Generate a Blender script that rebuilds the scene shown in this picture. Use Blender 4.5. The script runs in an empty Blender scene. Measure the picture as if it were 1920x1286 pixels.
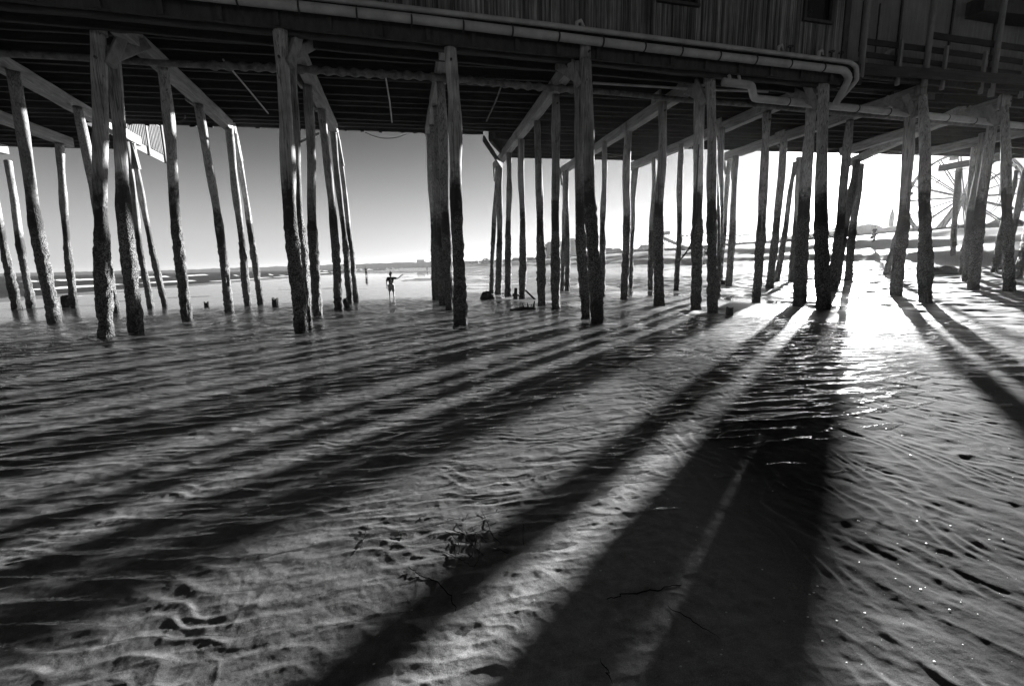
import bpy, math, random
import numpy as np
from mathutils import Vector, Matrix
random.seed(4); RNG = np.random.default_rng(7)
S = bpy.context.scene
COL = S.collection
CAM_H = 1.45

# ------------------------------------------------------------------ camera
FPX = 853.0
PITCH, ROLL, PSI = math.radians(9.6974), math.radians(-1.1515), math.radians(-10.2897)
def turn(v):
    c, s = math.cos(PSI), math.sin(PSI)
    return Vector((c*v[0]-s*v[1], s*v[0]+c*v[1], v[2]))
R0 = turn((1, 0, 0)); F0 = turn((0, math.cos(PITCH), -math.sin(PITCH))); U0 = turn((0, math.sin(PITCH), math.cos(PITCH)))
CR = R0*math.cos(ROLL) + U0*math.sin(ROLL)
CU = U0*math.cos(ROLL) - R0*math.sin(ROLL)
cd = bpy.data.cameras.new('camera'); cam = bpy.data.objects.new('camera', cd); COL.objects.link(cam)
cd.sensor_width = 36; cd.lens = FPX/1920*36; cd.clip_end = 20000; cd.clip_start = 0.05
M = Matrix((CR, CU, -F0)).transposed().to_4x4(); M.translation = Vector((0, 0, CAM_H)); cam.matrix_world = M
S.camera = cam
EYE = Vector((0, 0, CAM_H))
def ray(u, v):
    return CR*(u-960) + CU*(643-v) + F0*FPX
def at_z(u, v, z):                     # surveyed point on a level plane
    d = ray(u, v); return EYE + d*((z-CAM_H)/d.z)
def at_depth(u, v, dep):               # surveyed point at a known distance
    return EYE + ray(u, v)*(dep/FPX)
def yedge(x): return 11.45 + 0.075*(x+3)
def on_edge(u, v, off=0.0):
    d = ray(u, v); k = (11.675+off)/(d.y-0.075*d.x); return EYE + d*k

# ------------------------------------------------------------------ noise
def hash2(ix, iy, seed):
    n = (ix.astype(np.int64)*374761393 + iy.astype(np.int64)*668265263 + seed*1442695041) & 0xffffffff
    n = ((n ^ (n >> 13))*1274126177) & 0xffffffff
    return ((n ^ (n >> 16)) & 0xffff)/65535.0
def vnoise(x, y, seed=0):
    x = np.asarray(x, float); y = np.asarray(y, float)
    ix = np.floor(x); iy = np.floor(y); fx = x-ix; fy = y-iy
    fx = fx*fx*fx*(fx*(fx*6-15)+10); fy = fy*fy*fy*(fy*(fy*6-15)+10)
    a = hash2(ix, iy, seed); b = hash2(ix+1, iy, seed); c = hash2(ix, iy+1, seed); d = hash2(ix+1, iy+1, seed)
    return (a*(1-fx)+b*fx)*(1-fy) + (c*(1-fx)+d*fx)*fy
def fbm(x, y, o=4, seed=0):
    t = 0; a = .5
    for i in range(o):
        t = t + a*vnoise(x*2**i+17*i, y*2**i-9*i, seed+i); a *= .5
    return t/(1-.5**o)
def sstep(a, b, x):
    t = np.clip((np.asarray(x, float)-a)/(b-a), 0, 1); return t*t*(3-2*t)

# ------------------------------------------------------------------ terrain
def terrain(x, y, detail=True):
    x = np.asarray(x, float); y = np.asarray(y, float)
    yb = np.interp(x, [-40, -18, -12, -3, 2.4, 3.6, 4.5, 6, 7.4, 8.6, 10, 12.7, 16.7, 24, 40], [22.5, 23.1, 25.8, 24.4, 21.8, 17.5, 15.2, 13.1, 11.8, 10, 9.1, 9.3, 11, 14.0, 15])
    far = np.minimum(np.clip((y-yb)*0.016, -.055, .012), np.interp(x, [-9, 0, 5], [-.014, .0, .012]))
    yn = np.interp(x, [-6, -2, .2, 1.84, 3.4, 6.2, 12, 40], [-4, -.6, 1.6, 3.07, 3.4, 4.1, 5, 5])
    near = np.clip((yn-y)*0.022, -.055, .05)
    z = np.maximum(far, near)
    z = z + np.interp(x, [-3000, -400, -60, -36, -28, -22, 8, 12, 16, 20, 24, 30, 40, 50, 58, 64, 4000], [-6, -5, -1.0, -.3, -.06, 0, 0, .03, .12, .22, .40, .72, 1.7, 3.0, 4.15, 4.3, 4.6])*sstep(4, 12, np.hypot(x, y))
    if detail:
        r = np.hypot(x, y)
        z = z + (fbm(x*.22, y*.22, 3, 3)-.5)*.05*sstep(9, 20, r)
        up = sstep(9, 16, x)
        z = z + up*(fbm(x*1.1, y*1.1, 3, 8)-.5)*.16*sstep(6, 14, r) + up*(fbm(x*.09, y*.09, 2, 11)-.5)*.8*sstep(22, 40, x)
        # berm steps along the beach
        z = z + .35*sstep(37, 38.2, x+2*vnoise(y*.05, x*0+3, 5)) + .45*sstep(47, 48.5, x+3*vnoise(y*.04, x*0+9, 6)) - .8*sstep(36, 62, x)
    return z
def ground_hit(u, v):
    z = 0.0
    for _ in range(30):
        p = at_z(u, v, z); z = .5*z + .5*float(terrain(p.x, p.y, False))
    return p
def march(u, v):                       # first point of the rising beach met by a surveyed line of sight
    d = ray(u, v)/FPX; ks = np.arange(15, 400, .25)
    zt = terrain(d.x*ks, d.y*ks); hit = np.nonzero(CAM_H+d.z*ks < zt)[0]
    k = ks[hit[0]] if len(hit) else 60.0
    return EYE+d*float(k)
def ripples(x, y):
    # sand ripples, crests warped; direction turns from the left bank to the right bank
    wx = (fbm(x*.9, y*.9, 3, 21)-.5); wy = (fbm(x*1.3+5, y*1.3, 3, 31)-.5)
    big = fbm(x*.5, y*.5, 2, 41)
    t = sstep(.5, 1.5, x-.22*y)
    d1 = y*.96 + x*.10 + .42*wx + .16*wy
    d2 = x*.93 - y*.33 + .36*wx + .30*wy
    p1 = d1/.125 + 2.2*(vnoise(x*2.1, y*2.1, 51)-.5) + 1.1*(vnoise(x*5, y*5, 52)-.5)
    p2 = d2/.13 + 2.0*(vnoise(x*3, y*1.9, 61)-.5) + 1.2*(vnoise(x*6, y*5, 62)-.5)
    def crest(p):
        f = p-np.floor(p)
        return np.where(f < .68, (f/.68)**1.5, ((1-f)/.32)**1.3)
    brk = sstep(.22, .62, fbm(x*2.3+9, y*2.3, 3, 77)+.12)
    a1 = crest(p1)*brk; a2 = crest(p2)*brk
    patch = sstep(.25, .6, fbm(x*1.6+3, y*1.6, 3, 71))
    sc_ = fbm(x*6.5+1.6*y, y*2.9, 3, 83)                      # scooped hollows on the right bank
    def ridge(u, v, sd): return (1-np.abs(2*vnoise(u, v, sd)-1))**1.6
    wv = .5*(fbm(x*2.6, y*2.6, 2, 87)-.5)
    net = ridge(x*3.6+wv*3, y*8.0+wv*4, 88)*.55+ridge(x*8+wv*5, y*15+wv*3, 89)*.45
    left = a1*(.002+.0032*patch) + (fbm(x*3.6, y*6.5, 3, 85)-.5)*.008 + net*.0062
    right = a2*(.002+.0045*patch) - .0078*sstep(.44, .78, sc_) + ridge(x*9+wv*4+y*2.5, y*4.2, 90)*.003
    fine = (fbm(x*11, y*13, 3, 81)-.5)*.0046 + (fbm(x*38, y*40, 2, 91)-.5)*.0020
    return left*(1-t) + right*t + fine + (big-.5)*.02

# ------------------------------------------------------------------ helpers
def mesh_obj(name, verts, faces, mat, parent=None, smooth=False):
    me = bpy.data.meshes.new(name); me.from_pydata([tuple(v) for v in verts], [], faces); me.update()
    if smooth: me.polygons.foreach_set('use_smooth', [True]*len(me.polygons))
    if mat: me.materials.append(mat)
    o = bpy.data.objects.new(name, me); COL.objects.link(o)
    if parent:
        o.parent = parent; o.matrix_parent_inverse = Matrix.Translation(-parent.location) if parent.parent is None else Matrix.Identity(4)
    return o
class MB:
    def __init__(s): s.v = []; s.f = []
    def add(s, vs, fs):
        n = len(s.v); s.v += [Vector(v) for v in vs]; s.f += [tuple(i+n for i in f) for f in fs]; return s
    def box(s, c, size, rot=None):
        hx, hy, hz = size[0]/2, size[1]/2, size[2]/2
        vs = [Vector((x, y, z)) for z in (-hz, hz) for x, y in ((-hx, -hy), (hx, -hy), (hx, hy), (-hx, hy))]
        if rot is not None: vs = [rot @ v for v in vs]
        return s.add([v+Vector(c) for v in vs], [(3, 2, 1, 0), (4, 5, 6, 7), (0, 1, 5, 4), (1, 2, 6, 5), (2, 3, 7, 6), (3, 0, 4, 7)])
    def beam(s, a, b, w, h, up=(0, 0, 1), jit=0, bev=.012):
        a = Vector(a); b = Vector(b); d = (b-a).normalized(); u = Vector(up)
        if abs(d.dot(u)) > .98: u = Vector((0, 1, 0))
        sd = d.cross(u).normalized(); u = sd.cross(d)
        e = min(bev, w*.2, h*.2)
        pr = [(-w/2+e, -h/2), (w/2-e, -h/2), (w/2, -h/2+e), (w/2, h/2-e), (w/2-e, h/2), (-w/2+e, h/2), (-w/2, h/2-e), (-w/2, -h/2+e)]
        n = max(1, int((b-a).length/.5)) if jit else 1
        vs = []; fs = []
        for i in range(n+1):
            c = a.lerp(b, i/n); j = Vector((random.gauss(0, 1), random.gauss(0, 1), random.gauss(0, 1)))*jit
            vs += [c+j+sd*x+u*y for x, y in pr]
        for i in range(n):
            for k in range(8):
                fs.append((i*8+k, i*8+(k+1) % 8, i*8+8+(k+1) % 8, i*8+8+k))
        fs.append(tuple(range(7, -1, -1))); fs.append(tuple(n*8+k for k in range(8)))
        return s.add(vs, fs)
    def tube(s, pts, rad, n=10, cap=True):
        pts = [Vector(p) for p in pts]; k = len(pts)
        rads = rad if isinstance(rad, (list, tuple)) else [rad]*k
        vs = []; fs = []; u = None
        for i, p in enumerate(pts):
            d = (pts[min(i+1, k-1)]-pts[max(i-1, 0)]).normalized()
            if u is None:
                u = d.orthogonal().normalized()
            u = (u-d*u.dot(d)).normalized(); w = d.cross(u)
            for j in range(n):
                a = 2*math.pi*j/n; vs.append(p+(u*math.cos(a)+w*math.sin(a))*rads[i])
        for i in range(k-1):
            for j in range(n): fs.append((i*n+j, i*n+(j+1) % n, (i+1)*n+(j+1) % n, (i+1)*n+j))
        if cap: fs.append(tuple(range(n-1, -1, -1))); fs.append(tuple((k-1)*n+j for j in range(n)))
        return s.add(vs, fs)
    def ring(s, c, axis, R, r, n=16, m=6):
        ax = Vector(axis).normalized(); u = ax.orthogonal().normalized(); w = ax.cross(u); vs = []; fs = []
        for i in range(n):
            a = 2*math.pi*i/n; e = u*math.cos(a)+w*math.sin(a)
            for j in range(m):
                b = 2*math.pi*j/m; vs.append(Vector(c)+e*(R+r*math.cos(b))+ax*r*math.sin(b))
        for i in range(n):
            for j in range(m): fs.append((i*m+j, ((i+1) % n)*m+j, ((i+1) % n)*m+(j+1) % m, i*m+(j+1) % m))
        return s.add(vs, fs)
    def build(s, name, mat, parent=None, smooth=False): return mesh_obj(name, s.v, s.f, mat, parent, smooth)
def tag(o, label=None, cat=None, group=None, kind=None):
    if label: o['label'] = label
    if cat: o['category'] = cat
    if group: o['group'] = group
    if kind: o['kind'] = kind
    return o
def empty(name, loc, label, cat, group=None):
    o = bpy.data.objects.new(name, None); COL.objects.link(o); o.location = loc; o.empty_display_size = .3
    return tag(o, label, cat, group)

# ------------------------------------------------------------------ materials (all neutral: the photograph is black and white)
def newmat(name):
    m = bpy.data.materials.new(name); m.use_nodes = True; nt = m.node_tree
    b = nt.nodes['Principled BSDF']; return m, nt, b
class NT:
    def __init__(s, nt): s.nt = nt; s.g = nt.nodes.new('ShaderNodeNewGeometry'); s.pos = s.g.outputs['Position']
    def n(s, t, **k):
        x = s.nt.nodes.new(t)
        for a, b in k.items(): setattr(x, a, b)
        return x
    def link(s, a, b): s.nt.links.new(a, b)
    def val(s, inp, v):
        if hasattr(v, 'links') or hasattr(v, 'is_linked'): s.link(v, inp)
        else: inp.default_value = v
    def math(s, op, a, b=0.0, c=0.0, clamp=False):
        x = s.n('ShaderNodeMath', operation=op, use_clamp=clamp); s.val(x.inputs[0], a); s.val(x.inputs[1], b)
        if op in ('MULTIPLY_ADD', 'SMOOTH_MIN'): s.val(x.inputs[2], c)
        return x.outputs[0]
    def noise(s, scale, detail=4, rough=.6, vec=None, stretch=None, dist=0):
        x = s.n('ShaderNodeTexNoise'); x.inputs['Scale'].default_value = scale; x.inputs['Detail'].default_value = detail
        x.inputs['Roughness'].default_value = rough; x.inputs['Distortion'].default_value = dist
        v = vec or s.pos
        if stretch:
            mp = s.n('ShaderNodeMapping'); mp.inputs['Scale'].default_value = stretch; s.link(v, mp.inputs['Vector']); v = mp.outputs[0]
        s.link(v, x.inputs['Vector']); return x.outputs['Fac']
    def vor(s, scale, feature='F1', stretch=None):
        x = s.n('ShaderNodeTexVoronoi', feature=feature); x.inputs['Scale'].default_value = scale
        v = s.pos
        if stretch:
            mp = s.n('ShaderNodeMapping'); mp.inputs['Scale'].default_value = stretch; s.link(v, mp.inputs['Vector']); v = mp.outputs[0]
        s.link(v, x.inputs['Vector']); return x
    def ramp(s, f, stops, interp='LINEAR'):
        x = s.n('ShaderNodeValToRGB'); cr = x.color_ramp; cr.interpolation = interp
        while len(cr.elements) < len(stops): cr.elements.new(.5)
        for e, (p, c) in zip(cr.elements, stops):
            e.position = p; e.color = (c, c, c, 1)
        s.link(f, x.inputs['Fac']); return x.outputs['Color']
    def mix(s, f, a, b):
        x = s.n('ShaderNodeMix', data_type='FLOAT'); s.val(x.inputs['Factor'], f); s.val(x.inputs[2], a); s.val(x.inputs[3], b); return x.outputs[0]
    def grey(s, v):
        x = s.n('ShaderNodeCombineColor')
        for i in range(3): s.val(x.inputs[i], v)
        return x.outputs[0]
    def z(s):
        x = s.n('ShaderNodeSeparateXYZ'); s.link(s.pos, x.inputs[0]); return x.outputs
    def bump(s, h, strength, dist, b, normal=None):
        x = s.n('ShaderNodeBump'); x.inputs['Strength'].default_value = strength; x.inputs['Distance'].default_value = dist
        s.link(h, x.inputs['Height'])
        if normal: s.link(normal, x.inputs['Normal'])
        s.link(x.outputs[0], b.inputs['Normal']); return x.outputs[0]
def g3(v): return (v, v, v, 1)

def wood_mat(name, lo, hi, stretch, rough=.85, spec=.25, stain=.5):
    m, nt, b = newmat(name); t = NT(nt)
    gr = t.noise(1, 6, .7, stretch=stretch, dist=.4)
    st = t.noise(.9, 4, .6)
    f = t.math('ADD', t.math('MULTIPLY', gr, 1-stain*.5), t.math('MULTIPLY', st, stain*.5))
    c = t.ramp(f, [(.33, lo), (.5, (lo+hi)/2), (.68, hi)])
    t.link(c, b.inputs['Base Color']); b.inputs['Roughness'].default_value = rough; b.inputs['Specular IOR Level'].default_value = spec
    t.bump(gr, .5, .02, b); return m
M_CAP = wood_mat('weathered_cap_timber', .14, .40, (14, 1.2, 14))
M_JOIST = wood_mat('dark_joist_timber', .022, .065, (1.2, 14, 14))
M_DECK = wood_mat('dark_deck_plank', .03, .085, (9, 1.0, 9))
M_BRACE = wood_mat('brace_timber', .12, .32, (9, 9, 5))
def siding_mat():
    m, nt, b = newmat('weathered_vertical_siding'); t = NT(nt)
    a = t.noise(1, 4, .6, stretch=(42, 42, .45)); c = t.noise(1, 3, .6, stretch=(11, 11, .10)); d = t.noise(.7, 4, .6); e = t.noise(1, 2, .5, stretch=(70, 70, 2.5))
    k = t.math('MULTIPLY', t.math('MULTIPLY', t.ramp(a, [(.34, .35), (.64, 1.3)]), t.ramp(c, [(.38, .45), (.62, 1.35)])), t.math('MULTIPLY', t.ramp(d, [(.3, .65), (.7, 1.2)]), t.ramp(e, [(.35, .7), (.6, 1.15)])))
    t.link(t.grey(t.math('MULTIPLY', k, .19)), b.inputs['Base Color']); b.inputs['Roughness'].default_value = .9; b.inputs['Specular IOR Level'].default_value = .15
    t.bump(a, .5, .015, b); return m
M_SIDING = siding_mat()
M_PANEL = wood_mat('weathered_plywood_panel', .09, .22, (9, 9, .8), stain=1.0)
M_TRIM = wood_mat('dark_trim_board', .03, .07, (8, 8, 3))
M_RAILW = wood_mat('railing_timber', .12, .26, (9, 9, 2))
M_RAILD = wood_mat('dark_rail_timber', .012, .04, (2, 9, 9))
M_PICKET = wood_mat('picket_timber', .10, .24, (9, 9, 3))  # even wood tone of the pickets
M_DRIFT = wood_mat('waterlogged_wood', .015, .05, (12, 12, 5), rough=.85, spec=.1)

def pile_mat():
    m, nt, b = newmat('barnacled_pile_timber'); t = NT(nt)
    z = t.z()[2]
    n1 = t.noise(2.2, 5, .65); n2 = t.noise(9, 4, .7)
    oi = t.n('ShaderNodeObjectInfo'); rnd = oi.outputs['Random']; rn2 = t.math('FRACT', t.math('MULTIPLY', rnd, 17.31))
    z = t.math('ADD', z, t.math('MULTIPLY', t.math('SUBTRACT', rnd, .5), .55))
    zz = t.math('ADD', z, t.math('ADD', t.math('MULTIPLY', t.math('SUBTRACT', n1, .5), 2.0), t.math('MULTIPLY', t.math('SUBTRACT', n2, .5), 1.1)))
    grain = t.noise(1, 6, .65, stretch=(34, 34, .7), dist=.15)
    knots = t.noise(1.6, 3, .6)
    wood = t.math('MULTIPLY', t.ramp(grain, [(.3, .15), (.55, .30), (.75, .44)]), t.ramp(knots, [(.3, .6), (.65, 1.1)]))
    crack = t.ramp(t.noise(1, 3, .5, stretch=(9, 9, .16), dist=.3), [(.47, 1), (.487, .35), (.495, .35), (.512, 1)])
    wood = t.math('MULTIPLY', t.math('MULTIPLY', wood, crack), t.math('MULTIPLY_ADD', rn2, .7, .7))
    v = t.vor(34); v2 = t.vor(75)
    barn = t.math('MULTIPLY', t.ramp(v.outputs['Distance'], [(.0, .40), (.35, .17), (.7, .04)]), t.ramp(n2, [(.3, .45), (.7, 1.3)]))
    tide = t.mix(t.ramp(t.math('DIVIDE', zz, 8), [(2.35/8, 1), (2.7/8, 0)]), .032, barn)       # barnacles under, algae above
    low = t.ramp(t.math('DIVIDE', zz, 8), [(.02/8, .3), (.75/8, 1)])
    tide = t.math('MULTIPLY', tide, low)
    col = t.mix(t.ramp(t.math('DIVIDE', zz, 8), [(3.15/8, 0), (3.7/8, 1)]), tide, wood)
    t.link(t.grey(col), b.inputs['Base Color']); b.inputs['Roughness'].default_value = .8; b.inputs['Specular IOR Level'].default_value = .3
    h = t.mix(t.ramp(t.math('DIVIDE', zz, 8), [(2.6/8, 0), (3.3/8, 1)]), t.math('MULTIPLY', v.outputs['Distance'], -1.6), t.math('MULTIPLY', grain, .22))
    t.bump(h, .7, .022, b); return m
M_PILE = pile_mat()

def simple(name, v, rough=.6, spec=.4, nscale=3, var=.35, metal=0, bump=0):
    m, nt, b = newmat(name); t = NT(nt)
    n = t.noise(nscale, 4, .6)
    t.link(t.ramp(n, [(.25, v*(1-var)), (.75, v*(1+var))]), b.inputs['Base Color'])
    b.inputs['Roughness'].default_value = rough; b.inputs['Specular IOR Level'].default_value = spec; b.inputs['Metallic'].default_value = metal
    if bump: t.bump(t.noise(nscale*5, 4, .6), bump, .02, b)
    return m
M_PIPE = simple('pale_pipe_plastic', .36, .55, .4, 2.5, .3, bump=.15)
M_PIPED = simple('mottled_pipe', .13, .7, .3, 6, .7, bump=.4)
M_STRAP = simple('rusty_strap', .03, .7)
M_IRON = simple('dark_iron', .03, .6, .4, 8)
M_CABLE = simple('black_cable', .02, .5)
M_ROD = simple('pale_rod', .35, .6)
M_GLASS = simple('dark_window_glass', .02, .15, .6)
M_WEED = simple('seaweed_strand', .010, .9, .05, 20)
M_SHELL = simple('broken_shell', .75, .35, .5, 40, .2)
M_CLOTHD = simple('black_cloth', .018, .9, .1, 30, .3)
M_CLOTHP = simple('pale_print', .35, .9, .1, 30, .5)
M_HAIR = simple('dark_hair', .02, .6)
M_SKIN = simple('skin', .22, .55, .3, 12, .15)
M_FARB = simple('far_building_wall', .07, .8, .2, .3, .4)
M_FARR = simple('far_roof', .09, .8, .2, .4, .3)
M_FARW = simple('far_window', .03, .3, .5, .4, .3)
M_STEEL = simple('ride_steel', .05, .5, .4, .6, .3)
M_LEAF = simple('tree_leaf', .05, .8, .2, 2, .5)
M_BARK = simple('tree_bark', .06, .9)
M_HILL = simple('wooded_hill', .05, .9, .1, .05, .5)
M_MOUND = simple('dark_wrack', .02, .8, .3, 5, .6, bump=.8)

def striped_mat():
    m, nt, b = newmat('striped_shorts_cloth'); t = NT(nt)
    w = t.n('ShaderNodeTexWave', wave_type='BANDS', bands_direction='X'); w.inputs['Scale'].default_value = 7; w.inputs['Distortion'].default_value = 1
    t.link(t.pos, w.inputs['Vector']); t.link(t.ramp(w.outputs['Fac'], [(.4, .05), (.75, .3)]), b.inputs['Base Color']); b.inputs['Roughness'].default_value = .9
    return m
M_SHORTS = striped_mat()

def sand_mat():
    m, nt, b = newmat('sand'); t = NT(nt); P = t.z()
    fine = t.noise(260, 2, .7); med = t.noise(14, 5, .65); big = t.noise(.55, 4, .6)
    wetn = t.math('ADD', P[2], t.math('MULTIPLY', t.math('SUBTRACT', big, .5), .16))
    dry = t.ramp(wetn, [(.05, 0), (.30, 1)])
    base = t.mix(dry, t.ramp(med, [(.3, .20), (.7, .37)]), t.ramp(med, [(.3, .34), (.7, .47)]))
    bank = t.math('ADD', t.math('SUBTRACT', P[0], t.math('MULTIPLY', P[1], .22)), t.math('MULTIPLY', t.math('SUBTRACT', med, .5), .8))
    base = t.math('MULTIPLY', base, t.mix(t.math('MULTIPLY', t.ramp(t.math('DIVIDE', bank, 4), [(.9/4, 0), (1.7/4, 1)]), t.math('SUBTRACT', 1.0, dry)), 1.0, .19))   # shaded ripple sides of the right bank, painted into the sand colour
    speck = t.ramp(t.noise(620, 1, .5), [(.62, 1), (.72, .35)])
    grain = t.math('MULTIPLY', t.ramp(fine, [(.3, .6), (.7, 1.4)]), speck)
    t.link(t.grey(t.math('MULTIPLY', base, grain)), b.inputs['Base Color'])
    ln = t.n('ShaderNodeVectorMath', operation='LENGTH'); t.link(t.pos, ln.inputs[0])
    far = t.ramp(t.math('DIVIDE', ln.outputs['Value'], 40), [(8/40, 0), (17/40, 1)])
    wet = t.ramp(t.noise(.30, 5, .6, stretch=(.8, .4, 1)), [(.40, 0), (.55, 1)])
    film = t.math('MULTIPLY', far, t.math('SUBTRACT', 1.0, dry))                # out on the flats the sand is glazed by the ebb
    r = t.mix(film, t.mix(dry, .9, .7), t.mix(wet, .10, .42))
    t.link(r, b.inputs['Roughness']); t.link(t.mix(film, t.mix(dry, .02, .10), .34), b.inputs['Specular IOR Level'])
    h = t.math('MULTIPLY', t.math('ADD', t.math('MULTIPLY', fine, .10), t.math('MULTIPLY', t.noise(60, 3, .6), .25)), t.math('SUBTRACT', 1.0, t.math('MULTIPLY', film, .93)))
    t.bump(h, .45, .012, b); return m
M_SAND = sand_mat()

def water_mat(name, sea=False):
    m, nt, b = newmat(name); t = NT(nt); nt.nodes.remove(b)
    out = nt.nodes['Material Output']; P = t.z()
    bp = t.n('ShaderNodeBump')
    if not sea:
        n1 = t.noise(7, 3, .55, stretch=(.55, 1.5, 1), dist=.6); n2 = t.noise(24, 3, .6, stretch=(.6, 1.2, 1))
        calm = t.ramp(t.math('DIVIDE', P[1], 60), [(20/60, 1), (25/60, .02)])
        h = t.math('MULTIPLY', t.math('ADD', n1, t.math('MULTIPLY', n2, .22)), calm)
        bp.inputs['Strength'].default_value = .4; bp.inputs['Distance'].default_value = .02
    else:
        h = t.math('ADD', t.noise(.8, 5, .65, stretch=(1.6, .5, 1)), t.math('MULTIPLY', t.noise(4, 3, .6), .2))
        bp.inputs['Strength'].default_value = 1.0; bp.inputs['Distance'].default_value = .9
    t.link(h, bp.inputs['Height'])
    dn = t.n('ShaderNodeVectorMath', operation='DOT_PRODUCT'); t.link(bp.outputs[0], dn.inputs[0]); t.link(t.g.outputs['Incoming'], dn.inputs[1])
    cs = t.math('SUBTRACT', 1.0, t.math('ABSOLUTE', dn.outputs['Value']), clamp=True)
    if sea: cs = t.math('MULTIPLY', cs, .74)                                     # steep chop never shows its flattest angle
    fres = t.math('MULTIPLY_ADD', t.math('POWER', cs, 5.0), .98, .02)          # Schlick reflectance, the same from either side
    gl = t.n('ShaderNodeBsdfGlossy'); gl.inputs['Color'].default_value = g3(.95); gl.inputs['Roughness'].default_value = .03 if not sea else .15
    t.link(bp.outputs[0], gl.inputs['Normal'])
    mx = t.n('ShaderNodeMixShader'); t.link(fres, mx.inputs[0]); t.link(gl.outputs[0], mx.inputs[2])
    if not sea:
        tr = t.n('ShaderNodeBsdfTransparent'); tr.inputs['Color'].default_value = g3(.83); t.link(tr.outputs[0], mx.inputs[1])
        t.link(mx.outputs[0], out.inputs['Surface'])
    else:
        df = t.n('ShaderNodeBsdfDiffuse'); df.inputs['Color'].default_value = g3(.05); t.link(df.outputs[0], mx.inputs[1])
        at = t.n('ShaderNodeAttribute', attribute_name='foam')
        fn = t.noise(1.1, 6, .75, stretch=(1.6, .5, 1))
        f = t.ramp(t.math('MULTIPLY', at.outputs['Fac'], t.math('ADD', fn, .20)), [(.40, 0), (.56, 1)])
        fo = t.n('ShaderNodeBsdfDiffuse'); fo.inputs['Color'].default_value = g3(.8)
        m2 = t.n('ShaderNodeMixShader'); t.link(f, m2.inputs[0]); t.link(mx.outputs[0], m2.inputs[1]); t.link(fo.outputs[0], m2.inputs[2])
        t.link(m2.outputs[0], out.inputs['Surface'])
    return m
M_WATER = water_mat('clear_shallow_water'); M_SEA = water_mat('sea_water', True)

# ------------------------------------------------------------------ ground and water sheets
def polar(radii, angs, zf):
    R, A = np.meshgrid(radii, angs, indexing='ij'); X = R*np.sin(A); Y = R*np.cos(A); Z = zf(X, Y)
    return np.stack([X, Y, Z], -1)
def grid_obj(name, V, mat, closed=False, attr=None):
    nr, na = V.shape[:2]; idx = np.arange(nr*na).reshape(nr, na)
    if closed: nx = np.roll(idx, -1, 1); a = idx[:-1]; b = nx[:-1]; c = nx[1:]; d = idx[1:]
    else: a = idx[:-1, :-1]; b = idx[:-1, 1:]; c = idx[1:, 1:]; d = idx[1:, :-1]
    F = np.stack([a, d, c, b], -1).reshape(-1, 4)
    me = bpy.data.meshes.new(name); me.vertices.add(nr*na); me.vertices.foreach_set('co', V.reshape(-1).astype(np.float32))
    me.loops.add(F.size); me.loops.foreach_set('vertex_index', F.reshape(-1).astype(np.int32))
    me.polygons.add(len(F)); me.polygons.foreach_set('loop_start', np.arange(0, F.size, 4, dtype=np.int32))
    me.update(calc_edges=True); me.polygons.foreach_set('use_smooth', np.ones(len(F), bool)); me.materials.append(mat)
    if attr is not None:
        at = me.attributes.new('foam', 'FLOAT', 'POINT'); at.data.foreach_set('value', attr.reshape(-1).astype(np.float32))
    o = bpy.data.objects.new(name, me); COL.objects.link(o); return o
rad = np.concatenate([[.02, .3, .5], np.exp(np.linspace(math.log(.75), math.log(40), 1250)), np.exp(np.linspace(math.log(40.5), math.log(6000), 160))])
HEAD = math.radians(10.3)
fine_a = np.linspace(HEAD-math.radians(68), HEAD+math.radians(68), 840); coarse = np.linspace(HEAD+math.radians(68), HEAD+math.radians(292), 40)[1:-1]
ang = np.concatenate([fine_a, coarse])
def zsand(X, Y):
    r = np.hypot(X, Y); out = terrain(X, Y)
    near = r < 14
    out[near] += ripples(X[near], Y[near])*(1-sstep(9, 14, r[near]))
    mid = (r > 7) & (r < 90)
    out[mid] += (fbm(X[mid]*2.4, Y[mid]*2.4, 2, 13)-.5)*.05*sstep(7, 12, r[mid])*sstep(9, 14, X[mid])
    return out
FEET = []
def zscour(X, Y):
    out = zsand(X, Y)
    for fx, fy in FEET:
        m = (np.abs(X-fx) < 1.6) & (np.abs(Y-fy) < 1.6)
        if m.any():
            d2 = (X[m]-fx)**2+(Y[m]-fy)**2; out[m] += -.06*np.exp(-d2/.16)+.018*np.exp(-((np.sqrt(d2)-.75)/.25)**2)
    return out

waves = []
for i in range(34):
    lam = .11*(5.2 ** RNG.random()); th = RNG.normal(math.radians(6), math.radians(20)); waves.append((2*math.pi/lam*math.sin(th), 2*math.pi/lam*math.cos(th), RNG.random()*6.28, lam))
def zwater(X, Y):
    wx = X+.25*(fbm(X*.7, Y*.7, 2, 101)-.5); wy = Y+.3*(fbm(X*.8, Y*.8, 2, 111)-.5)
    h = 0
    for kx, ky, ph, lam in waves:
        h = h + np.sin(kx*wx+ky*wy+ph)*lam*.0092
    h = np.where(h > 0, h*1.35, h*.8)
    r = np.hypot(X, Y)
    tr = 0
    for k, (lam, amp, th, sd_) in enumerate(((.27, .0085, -.02, 201), (.18, .0048, .17, 211), (.205, .0048, -.20, 221), (.105, .0022, .05, 231))):
        p = (X*math.sin(th)+Y*math.cos(th))/lam + 2.0*(fbm(X*.55+k, Y*.8, 2, sd_)-.5) + .5*(vnoise(X*1.9, Y*2.6, sd_+5)-.5)
        tr = tr + 2.15*amp*((1-np.abs(np.sin(math.pi*p)))**1.35-.36)*(.25+1.5*vnoise(X*.9+7*k, Y*1.3, sd_+9))
    return (tr+h*.35)*sstep(1.3, 3.6, r)*(1-sstep(17, 25, r))*(.55+.8*fbm(X*.35, Y*.35, 2, 121)) + 0.001 - .7*sstep(-23, -29, X)
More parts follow.
